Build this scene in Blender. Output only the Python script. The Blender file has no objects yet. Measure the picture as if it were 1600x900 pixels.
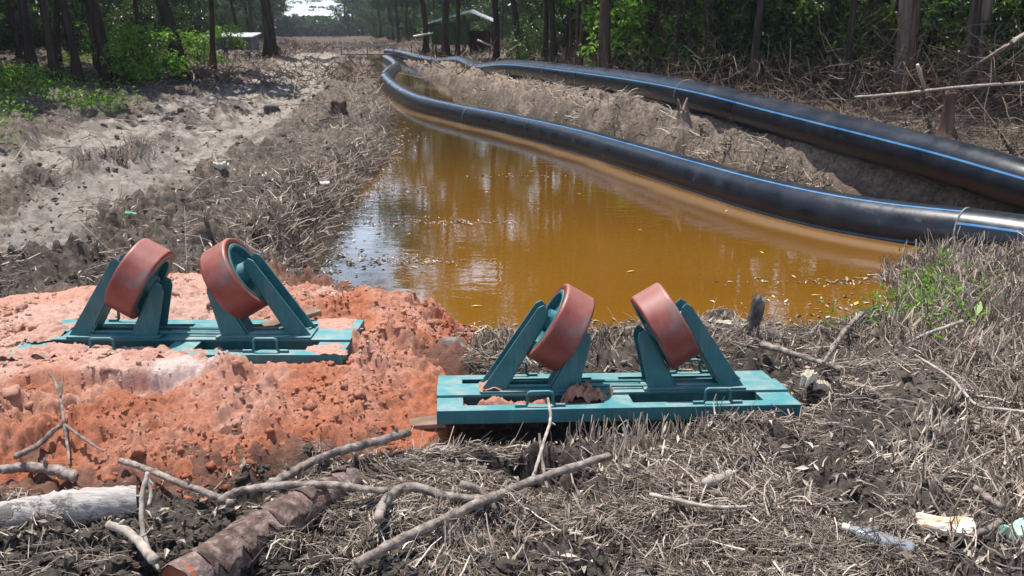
import bpy, math
import numpy as np
from mathutils import Vector, Matrix, Euler

SC = bpy.context.scene
COL = SC.collection
R = np.random.RandomState(7)

# ------------------------------------------------------------------ camera, sky, sun, exposure
CAM_H, FPX, HORIZON = 1.65, 1500.0, 47.0
PITCH = math.atan((450 - HORIZON) / FPX)
CP, SP = math.cos(PITCH), math.sin(PITCH)
cd = bpy.data.cameras.new('camera')
cam = bpy.data.objects.new('camera', cd)
COL.objects.link(cam)
cam.location = (0, 0, CAM_H)
cam.rotation_euler = (math.pi / 2 - PITCH, 0, 0)
cd.sensor_width = 36
cd.lens = 36 * FPX / 1600
cd.clip_start, cd.clip_end = 0.05, 3000
cd.dof.use_dof = True
cd.dof.focus_distance = 4.1
cd.dof.aperture_fstop = 11.0
SC.camera = cam

TO_SUN = Vector((-0.19, 0.17, 1.0)).normalized()
SUN_EL = math.asin(TO_SUN.z)
SUN_AZ = math.atan2(TO_SUN.x, TO_SUN.y)
w = bpy.data.worlds.new('World')
SC.world = w
w.use_nodes = True
wn = w.node_tree.nodes
sky = wn.new('ShaderNodeTexSky')
sky.sky_type = 'NISHITA'
sky.sun_disc = False
sky.sun_elevation = SUN_EL
sky.sun_rotation = SUN_AZ
sky.air_density, sky.dust_density, sky.ozone_density = 1.0, 0.6, 3.0
wn['Background'].inputs['Strength'].default_value = 0.10
wl = w.node_tree.links
tc = wn.new('ShaderNodeTexCoord')
mpw = wn.new('ShaderNodeMapping')
mpw.inputs['Scale'].default_value = (1.0, 1.0, 3.0)
nz = wn.new('ShaderNodeTexNoise')
nz.inputs['Scale'].default_value, nz.inputs['Detail'].default_value, nz.inputs['Roughness'].default_value = 2.6, 6, 0.6
wl.new(tc.outputs['Generated'], mpw.inputs[0])
wl.new(mpw.outputs[0], nz.inputs['Vector'])
sx_ = wn.new('ShaderNodeSeparateXYZ')
wl.new(tc.outputs['Generated'], sx_.inputs[0])
band = wn.new('ShaderNodeValToRGB')
for k_, (p_, c_) in enumerate([(0.0, 0.55), (0.10, 0.75), (0.30, 0.70), (0.5, 0.05)]):
    e_ = band.color_ramp.elements[k_] if k_ < 2 else band.color_ramp.elements.new(p_)
    e_.position, e_.color = p_, (c_, c_, c_, 1)
wl.new(sx_.outputs[2], band.inputs[0])
cr_ = wn.new('ShaderNodeValToRGB')
cr_.color_ramp.elements[0].position, cr_.color_ramp.elements[1].position = 0.30, 0.58
wl.new(nz.outputs['Fac'], cr_.inputs[0])
mf = wn.new('ShaderNodeMath')
mf.operation = 'MULTIPLY'
wl.new(band.outputs[0], mf.inputs[0])
wl.new(cr_.outputs[0], mf.inputs[1])
mxw = wn.new('ShaderNodeMix')
mxw.data_type = 'RGBA'
wl.new(mf.outputs[0], mxw.inputs[0])
wl.new(sky.outputs[0], mxw.inputs[6])
mxw.inputs[7].default_value = (14.0, 16.0, 19.5, 1)
wl.new(mxw.outputs[2], wn['Background'].inputs['Color'])
sd_ = bpy.data.lights.new('sun', 'SUN')
sd_.energy, sd_.angle, sd_.color = 5.0, math.radians(0.53), (1.0, 0.955, 0.89)
sun = bpy.data.objects.new('sun', sd_)
COL.objects.link(sun)
sun.rotation_euler = (-TO_SUN).to_track_quat('-Z', 'Y').to_euler()
vs = SC.view_settings
vs.view_transform, vs.look, vs.gamma, vs.use_curve_mapping = 'Standard', 'None', 1, False
vs.exposure = 0.72
SC.cycles.max_bounces = 8
SC.cycles.transparent_max_bounces = 8
SC.cycles.caustics_reflective = False
SC.cycles.caustics_refractive = False


# ------------------------------------------------------------------ small maths
def at(px, py, z=0.0):
    """photo pixel -> the point of the level z seen there"""
    u, v = (px - 800) / FPX, (py - 450) / FPX
    d = np.array([u, CP - v * SP, -SP - v * CP])
    t = (z - CAM_H) / d[2]
    return np.array([0, 0, CAM_H]) + d * t


def deep(px, py, depth):
    u, v = (px - 800) / FPX, (py - 450) / FPX
    return np.array([0, 0, CAM_H]) + np.array([u, CP - v * SP, -SP - v * CP]) * depth


def hash2(ix, iy, seed):
    h = (ix.astype(np.int64) * 374761393 + iy.astype(np.int64) * 668265263 + seed * 974634777) & 0xffffffff
    h = ((h ^ (h >> 13)) * 1274126177) & 0xffffffff
    h = (h ^ (h >> 16)) & 0xffffffff
    return h / 4294967295.0


def vnoise(x, y, seed=0):
    x0, y0 = np.floor(x), np.floor(y)
    fx, fy = x - x0, y - y0
    fx, fy = fx * fx * (3 - 2 * fx), fy * fy * (3 - 2 * fy)
    a, b = hash2(x0, y0, seed), hash2(x0 + 1, y0, seed)
    c, d = hash2(x0, y0 + 1, seed), hash2(x0 + 1, y0 + 1, seed)
    return (a * (1 - fx) + b * fx) * (1 - fy) + (c * (1 - fx) + d * fx) * fy - 0.5


def fbm(x, y, scale, octv=4, seed=0, rough=0.5):
    s, amp, f = 0, 1.0, 1.0 / scale
    ca, sa = math.cos(0.6), math.sin(0.6)
    for k in range(octv):
        s = s + amp * vnoise(x * f + 17.3 * k, y * f - 9.1 * k, seed + k)
        x, y = x * ca - y * sa, x * sa + y * ca
        amp *= rough
        f *= 2.03
    return s


def worley(x, y, scale, seed=0, jit=1.0):
    """distance to the nearest jittered point, in cells"""
    x, y = x / scale, y / scale
    x0, y0 = np.floor(x), np.floor(y)
    best = np.full(x.shape, 9.0)
    for i in (-1, 0, 1):
        for j in (-1, 0, 1):
            cx, cy = x0 + i, y0 + j
            px = cx + 0.5 + jit * (hash2(cx, cy, seed) - 0.5)
            py = cy + 0.5 + jit * (hash2(cx, cy, seed + 91) - 0.5)
            rr = 0.35 + 0.65 * hash2(cx, cy, seed + 55)
            best = np.minimum(best, np.hypot(x - px, y - py) / rr)
    return best


def lumps(x, y, scale, seed=0):
    """rounded clods: 0..1"""
    d = worley(x, y, scale, seed)
    return np.sqrt(np.clip(1 - (d / 0.85) ** 2, 0, 1))


def sst(a, b, x):
    t = np.clip((x - a) / (b - a), 0, 1)
    return t * t * (3 - 2 * t)


def seg_dist(x, y, P):
    """distance to a polyline P[n,2+], and the interpolated extra columns"""
    P = np.asarray(P, float)
    best = np.full(x.shape, 1e9)
    ex = np.zeros(x.shape + (P.shape[1] - 2,)) if P.shape[1] > 2 else None
    side = np.zeros(x.shape)
    for a, b in zip(P[:-1], P[1:]):
        dx, dy = b[0] - a[0], b[1] - a[1]
        t = np.clip(((x - a[0]) * dx + (y - a[1]) * dy) / (dx * dx + dy * dy + 1e-12), 0, 1)
        d = np.hypot(x - a[0] - t * dx, y - a[1] - t * dy)
        m = d < best
        best = np.where(m, d, best)
        side = np.where(m, np.sign((x - a[0]) * dy - (y - a[1]) * dx), side)
        if ex is not None:
            for k in range(P.shape[1] - 2):
                ex[..., k] = np.where(m, a[2 + k] + t * (b[2 + k] - a[2 + k]), ex[..., k])
    return best, side, ex


def poly_sd(x, y, P):
    """signed distance to a closed polygon, positive inside"""
    P = np.asarray(P, float)
    d, _, _ = seg_dist(x, y, np.vstack([P, P[:1]]))
    ins = np.zeros(x.shape, bool)
    n = len(P)
    for i in range(n):
        a, b = P[i], P[(i + 1) % n]
        c = (a[1] > y) != (b[1] > y)
        xi = (b[0] - a[0]) * (y - a[1]) / (b[1] - a[1] + 1e-15) + a[0]
        ins ^= c & (x < xi)
    return np.where(ins, d, -d)


def catmull(P, n):
    P = np.asarray(P, float)
    Q = np.vstack([2 * P[0] - P[1], P, 2 * P[-1] - P[-2]])
    out = []
    for i in range(1, len(Q) - 2):
        p0, p1, p2, p3 = Q[i - 1], Q[i], Q[i + 1], Q[i + 2]
        for t in np.linspace(0, 1, n, endpoint=False):
            out.append(0.5 * ((2 * p1) + (-p0 + p2) * t + (2 * p0 - 5 * p1 + 4 * p2 - p3) * t * t + (-p0 + 3 * p1 - 3 * p2 + p3) * t ** 3))
    out.append(P[-1])
    return np.array(out)


# ------------------------------------------------------------------ objects
def mesh_np(name, V, F, mats, smooth=True, attrs=None, mat_idx=None):
    V = np.ascontiguousarray(V, np.float32).reshape(-1, 3)
    F = np.ascontiguousarray(F, np.int32)
    k = F.shape[1]
    me = bpy.data.meshes.new(name)
    me.vertices.add(len(V))
    me.vertices.foreach_set('co', V.ravel())
    me.loops.add(F.size)
    me.loops.foreach_set('vertex_index', F.ravel())
    me.polygons.add(len(F))
    me.polygons.foreach_set('loop_start', np.arange(0, F.size, k, dtype=np.int32))
    if mat_idx is not None:
        me.polygons.foreach_set('material_index', np.asarray(mat_idx, np.int32))
    me.polygons.foreach_set('use_smooth', np.full(len(F), smooth))
    for m in (mats if isinstance(mats, (list, tuple)) else [mats]):
        me.materials.append(m)
    if attrs:
        for an, av in attrs.items():
            a = me.attributes.new(an, 'FLOAT', 'POINT')
            a.data.foreach_set('value', np.ascontiguousarray(av, np.float32).ravel())
    me.update(calc_edges=True)
    me.validate()
    return me


def link(name, me, parent=None, loc=None, rot=None):
    o = bpy.data.objects.new(name, me)
    COL.objects.link(o)
    if parent:
        o.parent = parent
    if loc is not None:
        o.location = loc
    if rot is not None:
        o.rotation_euler = rot
    return o


def tag(o, label=None, cat=None, group=None, kind=None):
    if label:
        o['label'] = label
    if cat:
        o['category'] = cat
    if group:
        o['group'] = group
    if kind:
        o['kind'] = kind
    return o


def thing(name, label, cat, loc=(0, 0, 0), rot=(0, 0, 0), group=None):
    o = link(name, None, None, loc, rot)
    o.empty_display_size = 0.1
    return tag(o, label, cat, group)


class MB:
    """collects shapes into one mesh of tris and quads"""

    def __init__(s):
        s.v, s.f, s.m = [], [], []

    def add(s, verts, faces, m=0):
        b = len(s.v)
        s.v += [tuple(map(float, p)) for p in verts]
        s.f += [tuple(b + i for i in f) for f in faces]
        s.m += [m] * len(faces)

    def box(s, c, d, rot=None, m=0):
        x, y, z = d[0] / 2, d[1] / 2, d[2] / 2
        P = [Vector((i, j, k)) for i in (-x, x) for j in (-y, y) for k in (-z, z)]
        if rot is not None:
            P = [rot @ p for p in P]
        P = [p + Vector(c) for p in P]
        s.add(P, [(0, 1, 3, 2), (4, 6, 7, 5), (0, 4, 5, 1), (2, 3, 7, 6), (0, 2, 6, 4), (1, 5, 7, 3)], m)

    def prism(s, poly, y0, y1, m=0):
        """an XZ outline given thickness in Y (outline anticlockwise seen from -Y)"""
        n = len(poly)
        P = [(x, y0, z) for x, z in poly] + [(x, y1, z) for x, z in poly]
        F = [tuple(range(n)), tuple(range(2 * n - 1, n - 1, -1))]
        F += [(i, i + n, (i + 1) % n + n, (i + 1) % n) for i in range(n)]
        s.add(P, F, m)

    def tube(s, P, rad, n=8, cap=True, m=0, jit=0.0, rs=None):
        P = [Vector(p) for p in P]
        rad = list(rad) if hasattr(rad, '__len__') else [rad] * len(P)
        t = (P[1] - P[0]).normalized()
        a = t.orthogonal().normalized()
        V, F = [], []
        for i, p in enumerate(P):
            t2 = (P[min(i + 1, len(P) - 1)] - P[max(i - 1, 0)]).normalized()
            a = (a - t2 * a.dot(t2)).normalized()
            b = t2.cross(a)
            for k in range(n):
                an = 2 * math.pi * k / n
                r = rad[i] * (1 + (jit * (rs.rand() - 0.5) if jit else 0))
                V.append(p + (a * math.cos(an) + b * math.sin(an)) * r)
        for i in range(len(P) - 1):
            for k in range(n):
                F.append((i * n + k, i * n + (k + 1) % n, (i + 1) * n + (k + 1) % n, (i + 1) * n + k))
        if cap:
            F.append(tuple(range(n - 1, -1, -1)))
            F.append(tuple(range((len(P) - 1) * n, len(P) * n)))
        s.add(V, F, m)

    def build(s, name, mats, parent=None, smooth=False, bevel=0, loc=None, rot=None):
        me = bpy.data.meshes.new(name)
        me.from_pydata(s.v, [], s.f)
        for m in (mats if isinstance(mats, (list, tuple)) else [mats]):
            me.materials.append(m)
        me.polygons.foreach_set('material_index', s.m)
        me.polygons.foreach_set('use_smooth', [smooth] * len(s.f))
        me.update()
        o = link(name, me, parent, loc, rot)
        if bevel:
            b = o.modifiers.new('bevel', 'BEVEL')
            b.width, b.segments, b.limit_method = bevel, 2, 'ANGLE'
            b.harden_normals = False
        return o


# ------------------------------------------------------------------ materials
def mat(name):
    m = bpy.data.materials.new(name)
    m.use_nodes = True
    return m, m.node_tree, m.node_tree.nodes['Principled BSDF']


def nd(t, typ, **kw):
    n = t.nodes.new(typ)
    for k, v in kw.items():
        if isinstance(k, str) and hasattr(n, k):
            setattr(n, k, v)
        else:
            n.inputs[k.replace('_', ' ')].default_value = v
    return n


def noise(t, scale, detail=4, rough=0.55, coord=None, dist=0.0):
    n = t.nodes.new('ShaderNodeTexNoise')
    n.inputs['Scale'].default_value = scale
    n.inputs['Detail'].default_value = detail
    n.inputs['Roughness'].default_value = rough
    n.inputs['Distortion'].default_value = dist
    if coord is None:
        c = t.nodes.new('ShaderNodeTexCoord')
        coord = c.outputs['Object']
    t.links.new(coord, n.inputs['Vector'])
    return n.outputs['Fac']


def ramp(t, fac, stops):
    r = t.nodes.new('ShaderNodeValToRGB')
    e = r.color_ramp.elements
    while len(e) < len(stops):
        e.new(0.5)
    for k, (p, c) in enumerate(stops):
        e[k].position = p
        e[k].color = (*c, 1) if len(c) == 3 else c
    t.links.new(fac, r.inputs[0])
    return r.outputs[0]


def mix(t, fac, a, b, mode='MIX'):
    n = t.nodes.new('ShaderNodeMix')
    n.data_type = 'RGBA'
    n.blend_type = mode
    for sock, v in ((n.inputs[0], fac), (n.inputs[6], a), (n.inputs[7], b)):
        if isinstance(v, (int, float)):
            sock.default_value = v
        elif isinstance(v, tuple):
            sock.default_value = (*v, 1)
        else:
            t.links.new(v, sock)
    return n.outputs[2]


def attr(t, name):
    a = t.nodes.new('ShaderNodeAttribute')
    a.attribute_name = name
    return a.outputs['Fac']


def math_(t, op, a, b=0.0):
    n = t.nodes.new('ShaderNodeMath')
    n.operation = op
    for s_, v in zip(n.inputs, (a, b)):
        if isinstance(v, (int, float)):
            s_.default_value = v
        else:
            t.links.new(v, s_)
    return n.outputs[0]


def bump(t, bsdf, h, strength=0.5, dist=0.01):
    b = t.nodes.new('ShaderNodeBump')
    b.inputs['Strength'].default_value = strength
    b.inputs['Distance'].default_value = dist
    t.links.new(h, b.inputs['Height'])
    t.links.new(b.outputs[0], bsdf.inputs['Normal'])


def simple(name, stops, scale, rough=0.8, bstr=0.3, bdist=0.004, spec=0.3, detail=5):
    m, t, p = mat(name)
    n = noise(t, scale, detail)
    t.links.new(ramp(t, n, stops), p.inputs['Base Color'])
    p.inputs['Roughness'].default_value = rough
    p.inputs['Specular IOR Level'].default_value = spec
    if bstr:
        bump(t, p, noise(t, scale * 2.5, 4), bstr, bdist)
    return m


def m_ground():
    m, t, p = mat('muddy_ground')
    big = noise(t, 1.3, 5, 0.6)
    fine = noise(t, 14, 6, 0.7)
    deb = ramp(t, fine, [(0.32, (0.032, 0.024, 0.019)), (0.5, (0.115, 0.087, 0.068)), (0.70, (0.25, 0.20, 0.16))])
    deb2 = ramp(t, fine, [(0.32, (0.045, 0.036, 0.029)), (0.68, (0.22, 0.18, 0.148))])
    c = mix(t, ramp(t, big, [(0.4, (0, 0, 0)), (0.6, (1, 1, 1))]), deb, deb2)
    mud = ramp(t, noise(t, 6, 8, 0.75), [(0.3, (0.07, 0.055, 0.044)), (0.42, (0.235, 0.20, 0.17)), (0.70, (0.37, 0.33, 0.29))])
    c = mix(t, attr(t, 'track'), c, mud)
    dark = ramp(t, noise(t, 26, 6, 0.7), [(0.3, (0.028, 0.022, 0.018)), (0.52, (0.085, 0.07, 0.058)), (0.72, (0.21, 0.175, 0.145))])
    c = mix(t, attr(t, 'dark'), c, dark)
    mould = ramp(t, noise(t, 9, 6, 0.7), [(0.3, (0.028, 0.02, 0.014)), (0.55, (0.075, 0.052, 0.036)), (0.75, (0.16, 0.115, 0.08))])
    dry = ramp(t, fine, [(0.3, (0.075, 0.055, 0.042)), (0.5, (0.20, 0.155, 0.12)), (0.7, (0.34, 0.275, 0.22))])
    c = mix(t, attr(t, 'bank'), c, dry)
    c = mix(t, attr(t, 'wood'), c, mould)
    c = mix(t, attr(t, 'wet'), c, (0.055, 0.036, 0.02))
    c = mix(t, attr(t, 'sandy'), c, (0.30, 0.125, 0.08))
    t.links.new(c, p.inputs['Base Color'])
    rr = math_(t, 'SUBTRACT', 0.9, math_(t, 'MULTIPLY', attr(t, 'wet'), 0.45))
    t.links.new(rr, p.inputs['Roughness'])
    p.inputs['Specular IOR Level'].default_value = 0.25
    bump(t, p, noise(t, 22, 8, 0.8), 1.0, 0.035)
    return m


def m_sand():
    m, t, p = mat('red_sand')
    n1 = noise(t, 2.2, 5, 0.6)
    n2 = noise(t, 60, 6, 0.7)
    a = ramp(t, n1, [(0.32, (0.43, 0.155, 0.082)), (0.5, (0.47, 0.205, 0.128)), (0.68, (0.51, 0.27, 0.19))])
    c = mix(t, attr(t, 'dust'), a, (0.58, 0.37, 0.30))
    c = mix(t, attr(t, 'pale'), c, (0.62, 0.52, 0.48))
    c = mix(t, math_(t, 'MULTIPLY', attr(t, 'moist'), 0.7), c, (0.39, 0.118, 0.052))
    g = ramp(t, n2, [(0.3, (0.72, 0.68, 0.66)), (0.65, (1.08, 1.08, 1.08))])
    c = mix(t, 1.0, c, g, 'MULTIPLY')
    t.links.new(c, p.inputs['Base Color'])
    p.inputs['Roughness'].default_value = 0.95
    p.inputs['Specular IOR Level'].default_value = 0.15
    bump(t, p, noise(t, 110, 6, 0.8), 1.0, 0.012)
    return m


def m_tint(name, c0, c1, c2, rough=0.85, spec=0.2, transl=0.0):
    m, t, p = mat(name)
    c = ramp(t, attr(t, 'tint'), [(0.0, c0), (0.5, c1), (1.0, c2)])
    t.links.new(c, p.inputs['Base Color'])
    p.inputs['Roughness'].default_value = rough
    p.inputs['Specular IOR Level'].default_value = spec
    if transl:
        tr = t.nodes.new('ShaderNodeBsdfTranslucent')
        t.links.new(mix(t, 1.0, c, (1.25, 1.5, 0.6), 'MULTIPLY'), tr.inputs[0])
        mx = t.nodes.new('ShaderNodeMixShader')
        mx.inputs[0].default_value = transl
        t.links.new(p.outputs[0], mx.inputs[1])
        t.links.new(tr.outputs[0], mx.inputs[2])
        t.links.new(mx.outputs[0], t.nodes['Material Output'].inputs[0])
    return m


def m_water():
    m, t, p = mat('brown_water')
    p.inputs['IOR'].default_value = 1.42
    p.inputs['Roughness'].default_value = 0.015
    c = ramp(t, noise(t, 0.35, 3), [(0.3, (0.13, 0.056, 0.005)), (0.7, (0.16, 0.073, 0.009))])
    c = mix(t, attr(t, 'deep'), c, (0.05, 0.028, 0.007))  # far water's dark reflected tone put into its colour, growing with distance
    c = mix(t, math_(t, 'MULTIPLY', attr(t, 'pale_band'), 0.6), c, (0.27, 0.17, 0.10))  # paler band of water along the floating pipe
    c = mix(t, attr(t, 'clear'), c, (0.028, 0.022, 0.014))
    t.links.new(c, p.inputs['Base Color'])
    co = t.nodes.new('ShaderNodeTexCoord')
    mp = t.nodes.new('ShaderNodeMapping')
    mp.inputs['Scale'].default_value = (1.0, 1.6, 1.0)
    t.links.new(co.outputs['Object'], mp.inputs[0])
    n = math_(t, 'ADD', noise(t, 5.0, 3, 0.5, mp.outputs[0]), math_(t, 'MULTIPLY', noise(t, 22, 2, 0.5, mp.outputs[0]), 0.12))
    bump(t, p, n, 0.026, 0.05)
    return m


def m_paint():
    m, t, p = mat('turquoise_paint')
    n = noise(t, 9, 5, 0.65)
    c = ramp(t, n, [(0.25, (0.010, 0.078, 0.090)), (0.55, (0.015, 0.105, 0.118)), (0.8, (0.026, 0.14, 0.152))])
    g = t.nodes.new('ShaderNodeNewGeometry')
    sx = t.nodes.new('ShaderNodeSeparateXYZ')
    t.links.new(g.outputs['Normal'], sx.inputs[0])
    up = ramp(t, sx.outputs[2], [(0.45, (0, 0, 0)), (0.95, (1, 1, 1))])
    dn = ramp(t, noise(t, 5, 6, 0.7), [(0.44, (0, 0, 0)), (0.72, (1, 1, 1))])
    dustf = math_(t, 'MULTIPLY', math_(t, 'MULTIPLY', up, dn), 0.65)
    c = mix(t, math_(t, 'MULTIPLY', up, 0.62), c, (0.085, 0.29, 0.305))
    c = mix(t, dustf, c, (0.40, 0.35, 0.31))
    sc = ramp(t, noise(t, 28, 6, 0.75), [(0.66, (0, 0, 0)), (0.72, (1, 1, 1))])
    c = mix(t, math_(t, 'MULTIPLY', sc, 0.5), c, (0.16, 0.20, 0.19))
    ru = ramp(t, noise(t, 17, 7, 0.8), [(0.63, (0, 0, 0)), (0.67, (1, 1, 1))])
    c = mix(t, math_(t, 'MULTIPLY', ru, 0.7), c, (0.13, 0.075, 0.05))
    mpv = t.nodes.new('ShaderNodeMapping')
    mpv.inputs['Scale'].default_value = (22, 22, 2.5)
    cv = t.nodes.new('ShaderNodeTexCoord')
    t.links.new(cv.outputs['Object'], mpv.inputs[0])
    sk = ramp(t, noise(t, 1.0, 4, 0.6, mpv.outputs[0]), [(0.55, (0, 0, 0)), (0.75, (1, 1, 1))])
    c = mix(t, math_(t, 'MULTIPLY', sk, 0.22), c, (0.30, 0.25, 0.20))
    t.links.new(c, p.inputs['Base Color'])
    t.links.new(ramp(t, n, [(0.3, (0.38,) * 3), (0.7, (0.6,) * 3)]), p.inputs['Roughness'])
    bump(t, p, noise(t, 90, 3), 0.12, 0.002)
    return m


def m_rubber():
    m, t, p = mat('red_polyurethane')
    n = noise(t, 6, 6, 0.65)
    c = ramp(t, n, [(0.3, (0.135, 0.02, 0.014)), (0.55, (0.175, 0.033, 0.024)), (0.8, (0.23, 0.058, 0.044))])
    d = ramp(t, noise(t, 3.2, 6, 0.7), [(0.42, (0, 0, 0)), (0.75, (1, 1, 1))])
    c = mix(t, math_(t, 'MULTIPLY', d, 0.5), c, (0.27, 0.115, 0.09))
    g = t.nodes.new('ShaderNodeNewGeometry')
    sx = t.nodes.new('ShaderNodeSeparateXYZ')
    t.links.new(g.outputs['Normal'], sx.inputs[0])
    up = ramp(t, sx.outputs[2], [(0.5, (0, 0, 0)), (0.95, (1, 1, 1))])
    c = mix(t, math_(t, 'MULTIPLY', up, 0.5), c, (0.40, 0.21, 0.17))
    s = ramp(t, noise(t, 34, 5, 0.7), [(0.69, (0, 0, 0)), (0.74, (1, 1, 1))])
    c = mix(t, math_(t, 'MULTIPLY', s, 0.55), c, (0.55, 0.36, 0.30))
    mpx = t.nodes.new('ShaderNodeMapping')
    mpx.inputs['Scale'].default_value = (30, 5, 5)
    cx = t.nodes.new('ShaderNodeTexCoord')
    t.links.new(cx.outputs['Object'], mpx.inputs[0])
    bd = ramp(t, noise(t, 1.0, 5, 0.7, mpx.outputs[0]), [(0.5, (0, 0, 0)), (0.75, (1, 1, 1))])
    c = mix(t, math_(t, 'MULTIPLY', bd, 0.14), c, (0.34, 0.19, 0.155))
    mk = ramp(t, noise(t, 15, 6, 0.8, None, 1.5), [(0.60, (0, 0, 0)), (0.66, (1, 1, 1))])
    c = mix(t, math_(t, 'MULTIPLY', mk, 0.5), c, (0.10, 0.028, 0.022))
    gp = ramp(t, noise(t, 4.3, 3, 0.5), [(0.58, (0, 0, 0)), (0.68, (1, 1, 1))])
    c = mix(t, math_(t, 'MULTIPLY', gp, 0.6), c, (0.10, 0.16, 0.16))
    t.links.new(c, p.inputs['Base Color'])
    t.links.new(ramp(t, n, [(0.3, (0.36,) * 3), (0.75, (0.62,) * 3)]), p.inputs['Roughness'])
    p.inputs['Specular IOR Level'].default_value = 0.45
    bump(t, p, noise(t, 45, 5, 0.7), 0.15, 0.003)
    return m


def m_pipe(name, blue=False):
    m, t, p = mat(name)
    n = noise(t, 3.0, 6, 0.7)
    if blue:
        c = ramp(t, n, [(0.35, (0.03, 0.14, 0.34)), (0.62, (0.075, 0.21, 0.38)), (0.72, (0.14, 0.17, 0.20))])
    else:
        c = ramp(t, n, [(0.35, (0.006, 0.008, 0.013)), (0.6, (0.012, 0.015, 0.022)), (0.8, (0.038, 0.043, 0.055))])
        s = ramp(t, noise(t, 11, 5, 0.75), [(0.62, (0, 0, 0)), (0.72, (1, 1, 1))])
        g = t.nodes.new('ShaderNodeNewGeometry')
        sx = t.nodes.new('ShaderNodeSeparateXYZ')
        t.links.new(g.outputs['Normal'], sx.inputs[0])
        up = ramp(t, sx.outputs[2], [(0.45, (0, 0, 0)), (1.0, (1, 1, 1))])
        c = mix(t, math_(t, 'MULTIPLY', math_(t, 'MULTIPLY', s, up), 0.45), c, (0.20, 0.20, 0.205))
        sheen_film = ramp(t, noise(t, 1.1, 4, 0.6), [(0.4, (0.0,) * 3), (0.8, (0.22,) * 3)])
        c = mix(t, math_(t, 'MULTIPLY', sheen_film, up), c, (0.10, 0.118, 0.15))  # dust film tinted blue: the sky's sheen put into the upper side's colour
        smr = ramp(t, noise(t, 5.5, 6, 0.8, None, 1.0), [(0.6, (0, 0, 0)), (0.7, (1, 1, 1))])
        c = mix(t, math_(t, 'MULTIPLY', smr, 0.28), c, (0.17, 0.165, 0.16))
    t.links.new(c, p.inputs['Base Color'])
    t.links.new(ramp(t, n, [(0.35, (0.26,) * 3), (0.75, (0.46,) * 3)]), p.inputs['Roughness'])
    p.inputs['Specular IOR Level'].default_value = 0.4
    bump(t, p, math_(t, 'ADD', noise(t, 2.2, 3), math_(t, 'MULTIPLY', noise(t, 9, 4), 0.25)), 0.12, 0.03)
    return m


def m_bark(name, lo, mid, hi, scale=6):
    m, t, p = mat(name)
    co = t.nodes.new('ShaderNodeTexCoord')
    mp = t.nodes.new('ShaderNodeMapping')
    mp.inputs['Scale'].default_value = (1, 1, 0.18)
    t.links.new(co.outputs['Object'], mp.inputs[0])
    n = noise(t, scale, 6, 0.7, mp.outputs[0])
    c = ramp(t, n, [(0.3, lo), (0.52, mid), (0.75, hi)])
    t.links.new(c, p.inputs['Base Color'])
    p.inputs['Roughness'].default_value = 0.9
    p.inputs['Specular IOR Level'].default_value = 0.2
    bump(t, p, n, 0.8, 0.03)
    return m


M = dict(
    ground=m_ground(), sand=m_sand(), water=m_water(), paint=m_paint(), rubber=m_rubber(),
    pipe=m_pipe('black_polyethylene'), stripe=m_pipe('blue_stripe', True),
    weld=simple('weld_plastic', [(0.35, (0.07, 0.07, 0.075)), (0.7, (0.26, 0.25, 0.245))], 8, 0.6),
    litter=m_tint('dry_litter', (0.07, 0.05, 0.038), (0.32, 0.262, 0.212), (0.64, 0.555, 0.465)),
    stem=m_tint('dead_stems', (0.09, 0.063, 0.047), (0.315, 0.25, 0.195), (0.60, 0.50, 0.40)),
    leafl=m_tint('fallen_leaves', (0.13, 0.095, 0.07), (0.36, 0.305, 0.25), (0.60, 0.52, 0.42)),
    brush=m_tint('brushwood_twigs', (0.045, 0.03, 0.022), (0.13, 0.09, 0.066), (0.33, 0.26, 0.20)),
    leaf=m_tint('tree_leaves', (0.012, 0.032, 0.009), (0.034, 0.074, 0.015), (0.105, 0.165, 0.032), 0.38, 0.5, 0.3),
    leafb=m_tint('bright_leaves', (0.05, 0.12, 0.018), (0.12, 0.235, 0.03), (0.22, 0.33, 0.06), 0.5, 0.4, 0.35),
    bark=m_bark('dark_bark', (0.018, 0.013, 0.011), (0.045, 0.033, 0.027), (0.09, 0.068, 0.055)),
    barkr=m_bark('red_brown_bark', (0.035, 0.02, 0.015), (0.085, 0.052, 0.04), (0.18, 0.125, 0.095)),
    barkp=m_bark('pale_bark', (0.08, 0.058, 0.046), (0.17, 0.13, 0.105), (0.28, 0.225, 0.185)),
    twig=simple('grey_branch_wood', [(0.3, (0.06, 0.045, 0.038)), (0.5, (0.185, 0.15, 0.128)), (0.72, (0.34, 0.29, 0.255))], 26, 0.88, 0.9, 0.006),
    ptwig=simple('pale_branch_wood', [(0.3, (0.14, 0.11, 0.09)), (0.5, (0.31, 0.26, 0.22)), (0.72, (0.46, 0.40, 0.35))], 26, 0.85, 0.5, 0.003),
    char=simple('charred_wood', [(0.3, (0.022, 0.019, 0.017)), (0.52, (0.085, 0.074, 0.066)), (0.72, (0.22, 0.195, 0.175))], 16, 0.85, 0.9, 0.012),
    plank=simple('weathered_plank', [(0.3, (0.10, 0.06, 0.04)), (0.7, (0.24, 0.16, 0.115))], 9, 0.85, 0.4),
    white=simple('white_litter', [(0.3, (0.50, 0.47, 0.43)), (0.7, (0.74, 0.71, 0.66))], 14, 0.6, 0.3),
)


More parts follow.
